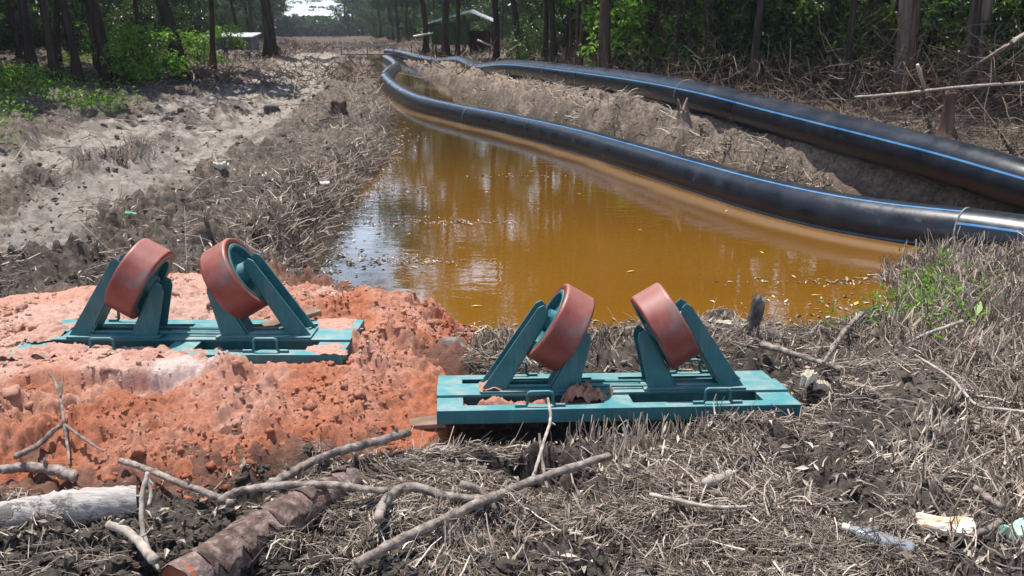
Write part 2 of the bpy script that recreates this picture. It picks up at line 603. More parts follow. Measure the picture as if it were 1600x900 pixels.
def m_redlog():
    m, t, p = mat('peeling_log_bark')
    co = t.nodes.new('ShaderNodeTexCoord')
    mp = t.nodes.new('ShaderNodeMapping')
    mp.inputs['Scale'].default_value = (1, 1, 1)
    t.links.new(co.outputs['Object'], mp.inputs[0])
    a = noise(t, 11, 6, 0.7, mp.outputs[0], 0.8)
    b = noise(t, 40, 6, 0.7)
    skin = ramp(t, b, [(0.3, (0.05, 0.035, 0.03)), (0.5, (0.15, 0.10, 0.085)), (0.72, (0.34, 0.265, 0.23))])
    core = ramp(t, b, [(0.3, (0.12, 0.035, 0.022)), (0.7, (0.27, 0.09, 0.055))])
    c = mix(t, ramp(t, a, [(0.57, (0, 0, 0)), (0.64, (1, 1, 1))]), skin, core)
    t.links.new(c, p.inputs['Base Color'])
    p.inputs['Roughness'].default_value = 0.75
    bump(t, p, math_(t, 'ADD', a, math_(t, 'MULTIPLY', b, 0.5)), 0.9, 0.02)
    return m


M['redlog'] = m_redlog()
M['flake'] = simple('grey_bark_skin', [(0.3, (0.03, 0.02, 0.017)), (0.5, (0.10, 0.065, 0.053)), (0.72, (0.27, 0.20, 0.17))], 24, 0.9, 0.9, 0.008)
M['inner'] = simple('orange_heartwood', [(0.3, (0.16, 0.04, 0.02)), (0.7, (0.34, 0.10, 0.05))], 20, 0.8, 0.5)


def m_whitelog():
    m, t, p = mat('bleached_log_wood')
    co = t.nodes.new('ShaderNodeTexCoord')
    mp = t.nodes.new('ShaderNodeMapping')
    mp.inputs['Scale'].default_value = (1.2, 9, 9)
    t.links.new(co.outputs['Object'], mp.inputs[0])
    a = noise(t, 6, 7, 0.7, mp.outputs[0], 0.3)
    c = ramp(t, a, [(0.3, (0.10, 0.08, 0.07)), (0.4, (0.30, 0.265, 0.24)), (0.6, (0.42, 0.385, 0.36)), (0.8, (0.48, 0.45, 0.43))])
    mud = ramp(t, noise(t, 9, 6, 0.75), [(0.54, (0, 0, 0)), (0.6, (1, 1, 1))])
    c = mix(t, math_(t, 'MULTIPLY', mud, 0.85), c, (0.10, 0.085, 0.075))
    t.links.new(c, p.inputs['Base Color'])
    p.inputs['Roughness'].default_value = 0.9
    bump(t, p, math_(t, 'ADD', a, math_(t, 'MULTIPLY', mud, 0.5)), 0.9, 0.012)
    return m


M['whitelog'] = m_whitelog()

# ------------------------------------------------------------------ layout shared by ground and objects
ZW = -0.15
PD = 0.45
WATER = np.array([at(*p, ZW)[:2] for p in [
    (486, 462), (500, 420), (535, 350), (560, 300), (612, 250), (620, 200), (605, 165), (597, 140), (592, 118), (585, 103), (560, 92), (520, 84),
    (600, 84), (640, 100), (680, 125), (735, 160)]] + [
    (1.1, 17.0), (2.3, 14.0), (3.2, 11.6), (4.1, 9.6), (4.75, 8.3), (4.6, 7.7)] + [at(*p, ZW)[:2] for p in [
    (1420, 398), (1390, 415), (1335, 436), (1402, 452), (1385, 480), (1290, 505), (1240, 520), (1150, 518), (1060, 524), (960, 528), (860, 526),
    (760, 524), (640, 500), (560, 482)]])

p2_px = [(1720, 326, 8.2), (1600, 289, 8.75), (1500, 259, 9.4), (1400, 232, 10.2), (1300, 206, 11.2), (1200, 180, 12.5), (1100, 154, 14.0), (1000, 134, 16.4),
         (900, 119, 19.7), (830, 109.5, 23.2), (790, 107, 26), (765, 109, 28.6), (748, 109, 31), (733, 102, 34.5), (715, 96.5, 38), (690, 98, 42),
         (660, 93, 50), (640, 87.5, 57), (620, 83, 65), (604, 81, 70)]
P2 = catmull([deep(*p) for p in p2_px], 8)
p1_top = [(1720, 352), (1600, 336), (1520, 326), (1400, 314), (1300, 299), (1200, 278), (1100, 252), (1000, 225), (900, 199), (800, 178), (720, 163), (660, 149.5),
          (625, 134), (606, 119), (603, 112), (611, 103), (619, 97.5), (613, 91.5), (602, 86)]


def p1_point(px, py):
    zc = ZW + 0.10 if px < 1500 else ZW + 0.12
    y = py
    for _ in range(6):
        q = at(px, y, zc)
        dep = q[1] * CP - (q[2] - CAM_H) * SP
        y = py + 0.5 * PD * FPX / dep
    return at(px, y, zc)


P1 = catmull([p1_point(*p) for p in p1_top], 8)
# both go on past the picture's edge, side by side
PRE = 16
dir2 = P2[0] - P2[3]
dir2 = np.array([dir2[0], dir2[1], 0]) / np.hypot(dir2[0], dir2[1])
dir1 = P1[0] - P1[3]
dir1 = np.array([dir1[0], dir1[1], 0]) / np.hypot(dir1[0], dir1[1])


def go_on(P, d0, d1):
    out, q = [], P[0].copy()
    for k in range(PRE):
        f = min(1, k / 5)
        d = d0 * (1 - f) + d1 * f
        q = q + d / np.linalg.norm(d) * 0.5
        out.append(q.copy())
    return np.vstack([np.array(out)[::-1], P])


P2 = go_on(P2, dir2, dir2)
P1 = go_on(P1, dir1, dir2)

EDGE_L = np.array([(-6.2, 2), (-8.5, 12), (-10.2, 20), (-12.6, 30), (-14.6, 40), (-18, 64), (-25, 100), (-36, 150), (-50, 210)])
EDGE_R = np.array([(13, 5), (9.8, 11), (7.2, 15), (4.8, 19), (3.2, 24), (2.6, 34), (1.4, 46), (-1.5, 60), (-8.5, 90), (-18.5, 135), (-31, 190), (-38, 230)])
TRACKS = [np.array([at(*p)[:2] for p in [(-250, 330), (0, 290), (130, 245), (280, 185), (390, 140), (450, 108), (480, 85), (495, 72)]]),
          np.array([at(*p)[:2] for p in [(-300, 480), (-60, 420), (60, 360), (200, 300), (330, 235), (420, 180), (470, 140), (500, 105), (508, 80), (512, 70)]])]
A_LOC, A_ROT = (0.458, 4.159, 0.049), (math.radians(-4.24), math.radians(0.38), math.radians(3.7))
B_LOC, B_ROT = (-1.582, 4.555, 0.1786), (math.radians(0.43), math.radians(-0.62), math.radians(-2.15))
FW, FD, FH = 1.6, 0.55, 0.062
HOLE = at(815, 722)


def stand_local(x, y, loc, rot):
    c, s = math.cos(rot[2]), math.sin(rot[2])
    dx, dy = x - loc[0], y - loc[1]
    return dx * c + dy * s, -dx * s + dy * c


def left_d(x, y):
    d, s, _ = seg_dist(x, y, EDGE_L)
    return -d * s * 1.0       # positive inside the left wood


def right_d(x, y):
    d, s, _ = seg_dist(x, y, EDGE_R)
    return d * s              # positive inside the right wood


SAND_OUT = np.array([at(px, py, z)[:2] for px, py, z in [
    (-700, 720, 0), (-300, 800, 0), (0, 795, 0), (150, 785, 0), (310, 785, 0), (430, 748, 0), (560, 715, 0), (650, 690, 0), (690, 650, 0.0), (722, 595, 0.0),
    (732, 545, 0), (738, 528, -0.02), (690, 500, -0.05), (620, 475, -0.1), (540, 462, -0.1), (480, 458, -0.02), (380, 464, 0), (250, 472, 0), (100, 490, 0), (0, 505, 0), (-200, 520, 0), (-700, 600, 0)]])


def ground_fields(x, y):
    """height and surface marks of the bare ground"""
    r = np.hypot(x, y)
    sdw = poly_sd(x, y, WATER)
    out = -sdw
    d2, s2, e2 = seg_dist(x, y, P2[:, [0, 1, 2]])
    z2 = e2[..., 0] - PD / 2 + 0.03
    dl, dr = left_d(x, y), right_d(x, y)
    base = 0.02 * fbm(x, y, 6, 2, 3)
    base = base + 0.42 * sst(-5, 3, dl) + 0.45 * sst(-2.5, 2.5, dr)
    # the spoil bank the far pipe lies on
    wgt = np.exp(-(d2 / 1.25) ** 2)
    base = base * (1 - wgt) + z2 * wgt
    # left bank lip of dumped reeds
    dbl, _, _ = seg_dist(x, y, WATER[:10])
    base = base + 0.10 * np.exp(-((dbl - 0.5) / 0.45) ** 2) * (x < 0) * (y > 5.2)
    # tracks
    tr = np.zeros_like(x)
    rut = np.zeros_like(x)
    for k, T in enumerate(TRACKS):
        dt, _, _ = seg_dist(x, y, T)
        dt = dt + 0.15
        wob = 0.45 * fbm(x, y, 1.7, 3, 40 + k)
        tr = np.maximum(tr, 1 - sst(0.55, 1.05, dt + wob))
        rut = rut - 0.07 * np.exp(-((dt - 0.1) / 0.5) ** 2) + 0.05 * np.exp(-((dt - 1.0) / 0.28) ** 2)
    patch = sst(-0.04, 0.12, fbm(x, y, 0.8, 4, 77))
    tr = tr * (1 - 0.35 * patch)
    tr = sst(0.15, 0.6, tr + 0.5 * fbm(x, y, 0.25, 4, 78))
    near = 1 - sst(7, 16, r)
    amp = (1 - 0.6 * tr)
    n = amp * (0.10 * fbm(x, y, 1.1, 4, 11) + near * 0.05 * lumps(x + 0.08 * fbm(x, y, 0.12, 3, 18), y, 0.22, 17) * sst(-0.1, 0.15, fbm(x, y, 0.5, 3, 19)) + near * 0.06 * fbm(x, y, 0.2, 3, 20) + 0.035 * lumps(x, y, 0.16, 5) * sst(-0.1, 0.25, fbm(x, y, 0.9, 2, 8))
               + near * (0.026 * lumps(x, y, 0.06, 15) + 0.045 * fbm(x, y, 0.08, 4, 21, 0.6)))
    big = sst(-0.05, 0.2, fbm(x, y, 0.7, 3, 31))
    lf = (x < -0.8) * sst(5.2, 6.2, y)
    n = n + lf * (0.13 * amp * big * lumps(x + 0.15 * fbm(x, y, 0.2, 3, 26), y * 0.8, 0.42, 25) + 0.07 * lumps(x + 0.1 * fbm(x, y, 0.1, 2, 27), y, 0.19, 28) * sst(-0.15, 0.1, fbm(x, y, 0.6, 3, 29)) + 0.09 * fbm(x, y, 0.22, 4, 30, 0.6) + (1 - 0.5 * tr) * 0.08 * fbm(x, y, 0.10, 4, 32, 0.7))
    n = n + wgt * (0.16 * lumps(x + 0.15 * fbm(x, y, 0.2, 3, 64), y, 0.45, 61) + 0.09 * lumps(x, y, 0.2, 62) + 0.12 * fbm(x, y, 0.16, 4, 63, 0.6) - 0.08) * sst(0.22, 0.5, d2)
    # far ground rougher with stumps of debris
    n = n + 0.12 * fbm(x, y, 0.6, 3, 51) * sst(9, 25, r) * (1 - 0.8 * tr)
    lx, ly = stand_local(x, y, A_LOC, A_ROT)
    quiet = sst(0.0, 0.16, np.maximum(np.abs(lx) - FW / 2, np.abs(ly) - FD / 2))
    n = n * (0.15 + 0.85 * quiet)
    base = base - 0.06 * (1 - quiet) - 0.02
    front = (1 - sst(0.06, 0.30, np.maximum(np.abs(lx) - FW / 2, np.abs(ly) - FD / 2))) * (ly < 0)
    h = base + rut + n - 0.055 * front
    h = np.where(front > 0, h * (1 - front) + np.minimum(h, -0.055) * front, h)
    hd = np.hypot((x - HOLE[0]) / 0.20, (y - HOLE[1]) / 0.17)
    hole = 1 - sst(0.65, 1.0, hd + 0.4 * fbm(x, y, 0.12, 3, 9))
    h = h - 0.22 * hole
    clear_ = 1 - sst(1.0, 1.25, hd)
    # churned lumps of dark mud around the logs, front left
    fl = np.exp(-(((x + 0.95) / 0.75) ** 2 + ((y - 2.62) / 0.28) ** 2))
    h = h + fl * (0.06 * lumps(x + 0.04 * fbm(x, y, 0.05, 2, 74), y, 0.10, 71) + 0.035 * lumps(x, y, 0.045, 72) + 0.05 * fbm(x, y, 0.05, 4, 73, 0.65) - 0.02)
    # the ditch
    bank = sst(0.0, 0.38, out + 0.18 * fbm(x, y, 0.45, 3, 14))
    h = np.where(out > 0, (ZW - 0.004) * (1 - bank) + np.maximum(h, ZW + 0.035 - 0.6 * sst(1.0, 1.3, out)) * bank, ZW - 0.02 - 0.55 * sst(0, 0.9, sdw))
    wet = (1 - sst(0.02, 0.22, out)) * (out > -0.6)
    dark = np.maximum(np.maximum(hole, fl), 0.85 * sst(0.05, 0.2, fbm(x, y, 0.45, 5, 33, 0.6)) * (1 - 0.4 * tr))  # the pit's shade is put into the colour here, beside patches of dark mud
    dark = np.maximum(dark, 0.55 * (1 - sst(2.4, 3.6, y)) * sst(0.0, 0.25, fbm(x, y, 0.3, 3, 35)))
    sd_s = poly_sd(x, y, SAND_OUT)
    sandy = 0.6 * sst(-0.12, -0.01, sd_s + 0.12 * fbm(x, y, 0.12, 3, 90))
    wood = np.maximum(np.maximum(sst(-0.5, 1.5, dl), sst(0.2, 1.8, dr)), sst(75, 130, r))
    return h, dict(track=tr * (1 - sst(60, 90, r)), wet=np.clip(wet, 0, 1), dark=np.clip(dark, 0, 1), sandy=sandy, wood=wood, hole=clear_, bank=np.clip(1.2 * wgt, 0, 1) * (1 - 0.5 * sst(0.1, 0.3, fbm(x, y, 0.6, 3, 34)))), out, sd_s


def gz(x, y):
    x, y = np.atleast_1d(np.asarray(x, float)), np.atleast_1d(np.asarray(y, float))
    return ground_fields(x, y)[0]


def sand_fields(x, y):
    g = np.full(x.shape, -0.03)
    sd_s = poly_sd(x, y, SAND_OUT) + 0.07 * fbm(x, y, 0.22, 4, 101)
    lx, ly = stand_local(x, y, B_LOC, B_ROT)
    zt = B_LOC[2]
    top = zt - 0.045
    # front: slope up from the toe; a broken crust edge below the stand
    h = g + (top - g) * np.clip(sst(-0.02, 0.75, sd_s) ** 0.8, 0, 1)
    wob = 0.16 * fbm(x, y, 0.5, 4, 111) + 0.05 * fbm(x, y, 0.09, 3, 112)
    # a flat crust just in front of the frame, higher than its top on the left
    edge = -FD / 2 - 0.17 - 0.05 * sst(0.1, -0.6, lx) + wob * 0.6
    crust = sst(edge - 0.02, edge + 0.025, ly) * sst(0.28, 0.02, lx + wob)
    cr_h = zt + 0.012 - 0.05 * sst(-0.45, -0.8, lx)
    h = h * (1 - crust) + np.maximum(h, cr_h) * crust
    shelf = np.exp(-((ly - edge + 0.10) / 0.09) ** 2) * sst(0.3, 0.0, lx)
    h = h - (0.075 + 0.05 * sst(-0.2, -0.7, lx)) * shelf
    c1 = at(600, 478, 0.15)
    h = h + 0.13 * np.exp(-(((x - c1[0]) / 0.24) ** 2 + ((y - c1[1]) / 0.20) ** 2))
    c2 = at(655, 520, 0.12)
    h = h + 0.09 * np.exp(-(((x - c2[0]) / 0.2) ** 2 + ((y - c2[1]) / 0.2) ** 2))
    c4 = at(610, 600, 0.1)
    h = h + 0.05 * np.exp(-(((x - c4[0]) / 0.25) ** 2 + ((y - c4[1]) / 0.25) ** 2))
    c3 = at(300, 478, 0.15)
    h = h + 0.05 * np.exp(-(((x - c3[0]) / 0.35) ** 2 + ((y - c3[1]) / 0.13) ** 2))
    ins = sst(-0.02, 0.12, sd_s)
    rough = sst(-0.12, 0.22, fbm(x, y, 0.45, 3, 121))
    fl_ = (1 - 0.75 * crust)
    h = h + ins * fl_ * (0.075 * fbm(x, y, 0.33, 4, 131) + 0.085 * lumps(x + 0.06 * fbm(x, y, .08, 3, 7), y, 0.14, 141) * rough + 0.03 * lumps(x + 0.02 * fbm(x, y, .03, 2, 8), y, 0.047, 142) * (0.3 + 0.7 * rough)
                         + 0.034 * fbm(x, y, 0.05, 4, 143, 0.65) + 0.010 * lumps(x, y, 0.022, 144))
    h = h + 0.022 * crust * fbm(x, y, 0.10, 5, 151, 0.6)
    # keep clear of the stand's frame, deeper inside its openings
    bx, by = np.abs(lx) - FW / 2, np.abs(ly) - FD / 2
    bd = np.maximum(bx, by)
    m_in = 1 - sst(-0.012, 0.0, bd)
    h = h * (1 - m_in) + np.minimum(h, zt - FH - 0.004) * m_in
    # beside the frame on the right the sand is lower so that its face shows
    sideR = (1 - sst(0.0, 0.10, bd)) * (1 - m_in) * sst(0.22, 0.36, lx) * (ly < -0.1)
    h = h * (1 - sideR) + np.minimum(h, zt - 0.042) * sideR
    backs = (1 - sst(0.0, 0.14, bd)) * (1 - m_in) * (ly > 0.1)
    h = h * (1 - backs) + np.minimum(h, zt - 0.02 + 0.03 * fbm(x, y, 0.1, 3, 155)) * backs
    h = np.where(sd_s < -0.03, -0.3, h)
    dust = np.clip(sst(0.1, 0.6, sd_s) * (0.36 + 1.8 * fbm(x, y, 0.5, 5, 161, 0.6)) + 0.55 * crust, 0, 1)
    pc = at(275, 585, 0.14)
    q = np.hypot((x - pc[0]) / 0.30, (y - pc[1]) / 0.16) + 0.9 * fbm(x, y, 0.12, 4, 171)
    pale = 0.85 * (1 - sst(0.45, 1.0, q))
    moist = np.clip((1 - sst(0.05, 0.36, sd_s + 0.2 * fbm(x, y, 0.3, 3, 181))) + 0.7 * shelf, 0, 1) * (y < 4.4)
    moist = np.maximum(moist, 0.55 * sst(0.15, 0.3, fbm(x, y, 0.25, 3, 191)))
    return h, dict(dust=dust, pale=pale, moist=moist), sd_s


# ------------------------------------------------------------------ the ground: one sheet, fine near the viewer and reaching the horizon
def build_ground():
    inner = np.radians(np.linspace(-34, 34, 760))
    outer = np.radians(np.concatenate([np.linspace(34.4, 60, 70)[0:], np.linspace(62, 298, 60), np.linspace(300, 325.6, 70)]))
    ang = np.concatenate([inner, outer])
    rad = np.concatenate([[0.5], np.geomspace(0.8, 1.9, 14), np.geomspace(1.92, 9, 620), np.geomspace(9.05, 60, 430), np.geomspace(62, 900, 60)])
    nA, nR = len(ang), len(rad)
    Rg, Ag = np.meshgrid(rad, ang, indexing='ij')
    x, y = Rg * np.sin(Ag), Rg * np.cos(Ag)
    h, at_, out, sd_s = ground_fields(x, y)
    h = h * (1 - sst(150, 400, Rg)) - 0.0 * Rg
    V = np.stack([x, y, h], -1).reshape(-1, 3)
    i, j = np.meshgrid(np.arange(nR - 1), np.arange(nA), indexing='ij')
    jn = (j + 1) % nA
    F = np.stack([i * nA + j, (i + 1) * nA + j, (i + 1) * nA + jn, i * nA + jn], -1).reshape(-1, 4)
    # the centre is closed by a fan of quads
    c0 = len(V)
    V = np.vstack([V, [[0, 0, float(h[0].mean())]]])
    k = np.arange(0, nA - 1, 2)
    F = np.vstack([F, np.stack([k, k + 1, (k + 2) % nA, np.full(len(k), c0)], -1)])
    at2 = {n_: np.append(a.ravel(), 0) for n_, a in at_.items()}
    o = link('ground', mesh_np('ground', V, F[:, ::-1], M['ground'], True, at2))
    tag(o, kind='structure')


build_ground()


def build_water():
    x0, x1, y0, y1 = -30, 6.5, 4.6, 140
    xs = np.concatenate([np.linspace(x0, -8, 80), np.linspace(-7.9, x1, 320)])
    ys = np.geomspace(y0, y1, 360)
    X, Y = np.meshgrid(xs, ys, indexing='ij')
    keep = poly_sd(X, Y, WATER) > -0.9
    n = len(ys)
    i, j = np.meshgrid(np.arange(len(xs) - 1), np.arange(n - 1), indexing='ij')
    kq = keep[:-1, :-1] | keep[1:, :-1] | keep[:-1, 1:] | keep[1:, 1:]
    F = np.stack([i * n + j, (i + 1) * n + j, (i + 1) * n + j + 1, i * n + j + 1], -1)[kq]
    V = np.stack([X, Y, np.full(X.shape, ZW)], -1).reshape(-1, 3)
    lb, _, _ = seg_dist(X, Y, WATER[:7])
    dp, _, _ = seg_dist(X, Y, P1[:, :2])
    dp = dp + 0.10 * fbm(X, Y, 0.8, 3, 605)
    pale_band = sst(0.27, 0.37, dp) * (1 - sst(0.48, 0.68, dp))
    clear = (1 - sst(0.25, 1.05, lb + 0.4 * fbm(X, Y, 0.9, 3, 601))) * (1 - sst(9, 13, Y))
    o = link('water', mesh_np('water', V, F, M['water'], True, dict(deep=(0.92 * sst(5.4, 17, Y + 0.35 * X + 1.2 * fbm(X, Y, 2.5, 3, 603))).ravel(), clear=clear.ravel(), pale_band=pale_band.ravel())))
    tag(o, kind='structure')


build_water()


# ------------------------------------------------------------------ the sand heap
def clod_base():
    import bmesh
    bm = bmesh.new()
    bmesh.ops.create_icosphere(bm, subdivisions=2, radius=1)
    V = np.array([v.co[:] for v in bm.verts])
    F = np.array([[v.index for v in f.verts] for f in bm.faces])
    bm.free()
    return V, F


CV, CF = clod_base()


def clods(P, S, rs, flat=0.75):
    """lumpy balls at P with radius S -> V, F, per-vertex index"""
    n = len(P)
    V = np.repeat(CV[None], n, 0)
    for k in range(3):
        d = rs.normal(size=(n, 1, 3))
        d /= np.linalg.norm(d, axis=2, keepdims=True)
        ph = rs.rand(n, 1) * 6.28
        V = V * (1 + 0.22 * np.sin((V * d).sum(2) * (2.2 + 1.4 * k) + ph))[..., None]
    V = V * (1 + 0.13 * np.clip(rs.normal(size=(n, len(CV), 1)), -1.5, 1.5))
    sc = S[:, None, None] * (0.75 + 0.5 * rs.rand(n, 1, 3))
    sc[..., 2] *= flat
    V = V * sc + P[:, None, :]
    F = (CF[None] + (np.arange(n) * len(CV))[:, None, None]).reshape(-1, 3)
    return V.reshape(-1, 3), F


def build_sand():
    x0, x1, y0, y1, st = -3.6, 0.12, 2.55, 5.75, 0.0085
    xs, ys = np.arange(x0, x1, st), np.arange(y0, y1, st)
    X, Y = np.meshgrid(xs, ys, indexing='ij')
    h, at_, sd_s = sand_fields(X, Y)
    n = len(ys)
    keep = sd_s > -0.05
    i, j = np.meshgrid(np.arange(len(xs) - 1), np.arange(n - 1), indexing='ij')
    kq = keep[:-1, :-1] & keep[1:, :-1] & keep[:-1, 1:] & keep[1:, 1:]
    F = np.stack([i * n + j, (i + 1) * n + j, (i + 1) * n + j + 1, i * n + j + 1], -1)[kq]
    used = np.unique(F)
    mp = -np.ones(X.size, int)
    mp[used] = np.arange(len(used))
    V = np.stack([X, Y, h], -1).reshape(-1, 3)[used]
    at2 = {k: a.ravel()[used] for k, a in at_.items()}
    o = link('sand_heap', mesh_np('sand_heap', V, mp[F], M['sand'], True, at2))
    tag(o, 'heap of orange red sand under the half buried turquoise roller stand', 'sand heap')
    rs = np.random.RandomState(5)
    N = 44000
    px, py = rs.uniform(x0, x1, N), rs.uniform(y0, y1, N)
    hz, a2, sds = sand_fields(px, py)
    lx, ly = stand_local(px, py, B_LOC, B_ROT)
    offB = np.maximum(np.abs(lx) - FW / 2, np.abs(ly) - FD / 2) > 0.02
    offA_x, offA_y = stand_local(px, py, A_LOC, A_ROT)
    offA = np.maximum(np.abs(offA_x) - FW / 2, np.abs(offA_y) - FD / 2) > 0.04
    clump = fbm(px, py, 0.35, 3, 201)
    ok = (sds > -0.10) & offB & offA & (rs.rand(N) < np.clip(0.35 + 1.6 * clump, 0.05, 1))
    px, py, hz = px[ok], py[ok], hz[ok]
    S = np.clip(0.0029 * np.exp(rs.normal(size=len(px)) * 0.75), 0.0016, 0.024)
    gg = gz(px, py)
    hz = np.maximum(hz, gg)
    P = np.stack([px, py, hz + 0.25 * S], -1)
    # the larger lumps one sees along the crust and behind the stand
    bigs = [(300, 478, .05), (330, 500, .035), (275, 490, .04), (10, 480, .03), (30, 482, .02), (180, 590, .035), (120, 610, .04), (60, 625, .05), (155, 600, .03), (20, 640, .045),
            (110, 640, .022), (85, 655, .03), (290, 665, .014), (500, 640, .016), (560, 480, .03), (600, 470, .03), (640, 500, .028), (660, 540, .02), (540, 470, .025), (620, 600, .03), (610, 640, .02),
            (245, 565, .02), (150, 580, .022), (45, 600, .02), (360, 690, .014), (420, 700, .012), (340, 600, .02), (390, 640, .012)]
    bx = np.array([at(a, b, 0.13)[:2] for a, b, _ in bigs])
    bs = np.array([b[2] for b in bigs]) * 0.8
    bz = np.maximum(sand_fields(bx[:, 0], bx[:, 1])[0], -0.02)
    P = np.vstack([P, np.column_stack([bx, bz])])
    S = np.append(S, bs)
    V, F = clods(P, S, rs)
    at3 = sand_fields(V[:, 0], V[:, 1])[1]
    c = link('sand_clods', mesh_np('sand_clods', V, F, M['sand'], True, at3), o)
    tag(c, kind='stuff')


build_sand()


# ------------------------------------------------------------------ roller stands
def lathe(mb, prof, n=56, m=0):
    """profile of (radius, axial x) about X; closed ring when first == last"""
    V, F = [], []
    for r, ax in prof:
        for k in range(n):
            a = 2 * math.pi * k / n
            V.append((ax, r * math.cos(a), r * math.sin(a)))
    for i in range(len(prof) - 1):
        for k in range(n):
            F.append((i * n + k, (i + 1) * n + k, (i + 1) * n + (k + 1) % n, i * n + (k + 1) % n))
    mb.add(V, F, m)


WX, WZ, WR, WW = 0.2408, 0.297, 0.19, 0.148
TILT = math.radians(30)


def dist_pts(a, b, n):
    return [tuple(np.array(a) + (np.array(b) - np.array(a)) * t) for t in np.linspace(0, 1, n)]


def make_stand(label):
    root = thing('roller_stand', label, 'roller stand')
    # base frame: two rails, end and middle members, all in one welded grid
    mb = MB()
    rail = 0.072
    mw = 0.13
    for sy in (-1, 1):
        mb.box((0, sy * (FD / 2 - rail / 2), -FH / 2), (FW, rail, FH))
        for x, wd in ((-FW / 2 + 0.058, 0.116), (0.0, mw), (FW / 2 - 0.075, 0.15)):
            y0, y1 = 0.05, FD / 2 - rail
            mb.box((x, sy * (y0 + y1) / 2, -FH / 2), (wd, y1 - y0 - 0.0005, FH))
    mb.box((0, 0, -FH / 2 - 0.003), (FW - 0.006, 0.1, FH - 0.006))
    mb.build('base_frame', M['paint'], root, bevel=0.003)
    mb = MB()
    mb.box((0.0, 0, 0.0065), (FW + 0.004, 0.178, 0.012))
    mb.build('centre_plate', M['paint'], root, bevel=0.002)
    for s in (-1, 1):
        mb = MB()
        mb.box((s * 0.372, -0.004, 0.0185), (0.47, 0.166, 0.011))
        mb.build('mounting_pad', M['paint'], root, bevel=0.002)
        zb = 0.0245
        # tall outer bracket: two tapered cheeks with a web on the roller's side
        def mir(poly):
            return poly if s < 0 else [(-x, z) for x, z in poly][::-1]
        th, hw = 0.009, 0.062
        cheek = [(-0.602, zb), (-0.497, zb), (-0.300, 0.362), (-0.302, 0.392), (-0.322, 0.412), (-0.347, 0.400)]
        web = [(-0.497, zb), (-0.488, zb), (-0.2925, 0.358), (-0.2995, 0.362)]
        br = MB()
        br.prism(mir(cheek), -hw, -hw + th)
        br.prism(mir(cheek), hw - th, hw)
        br.prism(mir(web), -hw + th, hw - th)
        b1 = br.build('outer_bracket', M['paint'], root, bevel=0.0015)
        cheek = [(-0.286, zb), (-0.158, zb), (-0.106, 0.245), (-0.112, 0.278), (-0.136, 0.290), (-0.158, 0.268)]
        web = [(-0.296, zb), (-0.287, zb), (-0.159, 0.268), (-0.1665, 0.272)]
        br = MB()
        br.prism(mir(cheek), -hw, -hw + th)
        br.prism(mir(cheek), hw - th, hw)
        br.prism(mir(web), -hw + th, hw - th)
        br.build('inner_bracket', M['paint'], root, bevel=0.0015)
        # bolts on the pad
        for bx_ in (-0.575, -0.52):
            for by_ in (-0.038, 0.038):
                bo = MB()
                bo.tube([(s * -bx_ * -1 if s < 0 else -bx_, by_, zb - 0.001), (bx_ if s < 0 else -bx_, by_, zb + 0.009)], 0.009, 6)
                bo.build('bolt', M['paint'], root)
        # the roller
        ro = link('roller', None, root, (s * WX, 0, WZ), (0, TILT if s < 0 else -TILT, 0))
        ro.empty_display_size = 0.05
        h2 = WW / 2
        tr = MB()
        lathe(tr, [(0.155, -h2 + 0.003), (0.157, -h2 + 0.0005), (WR - 0.012, -h2), (WR - 0.010, -h2), (WR - 0.004, -h2 + 0.003), (WR - 0.001, -h2 + 0.008), (WR, -h2 + 0.011), (WR, -h2 + 0.016), (WR, 0.03), (WR, h2 - 0.016), (WR, h2 - 0.011), (WR - 0.001, h2 - 0.008), (WR - 0.004, h2 - 0.003), (WR - 0.010, h2), (WR - 0.012, h2), (0.157, h2 - 0.0005), (0.155, h2 - 0.003)])
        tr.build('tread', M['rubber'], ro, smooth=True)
        hb = MB()
        for q in (-1, 1):
            prof = [(0.1548, q * (h2 - 0.006)), (0.1548, q * (h2 - 0.001)), (0.150, q * (h2 + 0.001)), (0.139, q * (h2 + 0.001)), (0.135, q * (h2 - 0.003)), (0.133, q * (h2 - 0.034)), (0.062, q * (h2 - 0.038)), (0.056, q * (h2 - 0.034)), (0.052, q * (h2 + 0.004)),
                    (0.024, q * (h2 + 0.005)), (0.022, q * (h2 + 0.03)), (0.0005, q * (h2 + 0.03))]
            lathe(hb, prof if q > 0 else prof[::-1])
        hb.build('hub', M['paint'], ro, smooth=False)
    # rebar lifting handles
    for x, y in ((-0.352, -FD / 2 + 0.03), (0.43, -FD / 2 + 0.03), (-0.43, FD / 2 - 0.035), (0.42, FD / 2 - 0.035)):
        hd = MB()
        w_, hh, ft = 0.055, 0.06, 0.055
        z0 = 0.008
        P = [(x - w_ - ft, y, z0), (x - w_ - 0.008, y, z0), (x - w_, y, z0 + 0.010), (x - w_, y, z0 + hh - 0.014), (x - w_ + 0.004, y, z0 + hh - 0.004), (x - w_ + 0.014, y, z0 + hh),
             (x + w_ - 0.014, y, z0 + hh), (x + w_ - 0.004, y, z0 + hh - 0.004), (x + w_, y, z0 + hh - 0.014), (x + w_, y, z0 + 0.010), (x + w_ + 0.008, y, z0), (x + w_ + ft, y, z0)]
        Q = []
        for a, b in zip(P[:-1], P[1:]):
            L = math.dist(a, b)
            Q += dist_pts(a, b, max(2, int(L / 0.0045)))[:-1]
        Q.append(P[-1])
        hd.tube(Q, [0.0078 if k % 2 else 0.0064 for k in range(len(Q))], 10)
        hd.build('lifting_handle', M['paint'], root, smooth=True)
    return root


def copy_tree(o, parent=None):
    c = o.copy()
    COL.objects.link(c)
    c.parent = parent
    for ch in list(o.children):
        copy_tree(ch, c)
    return c


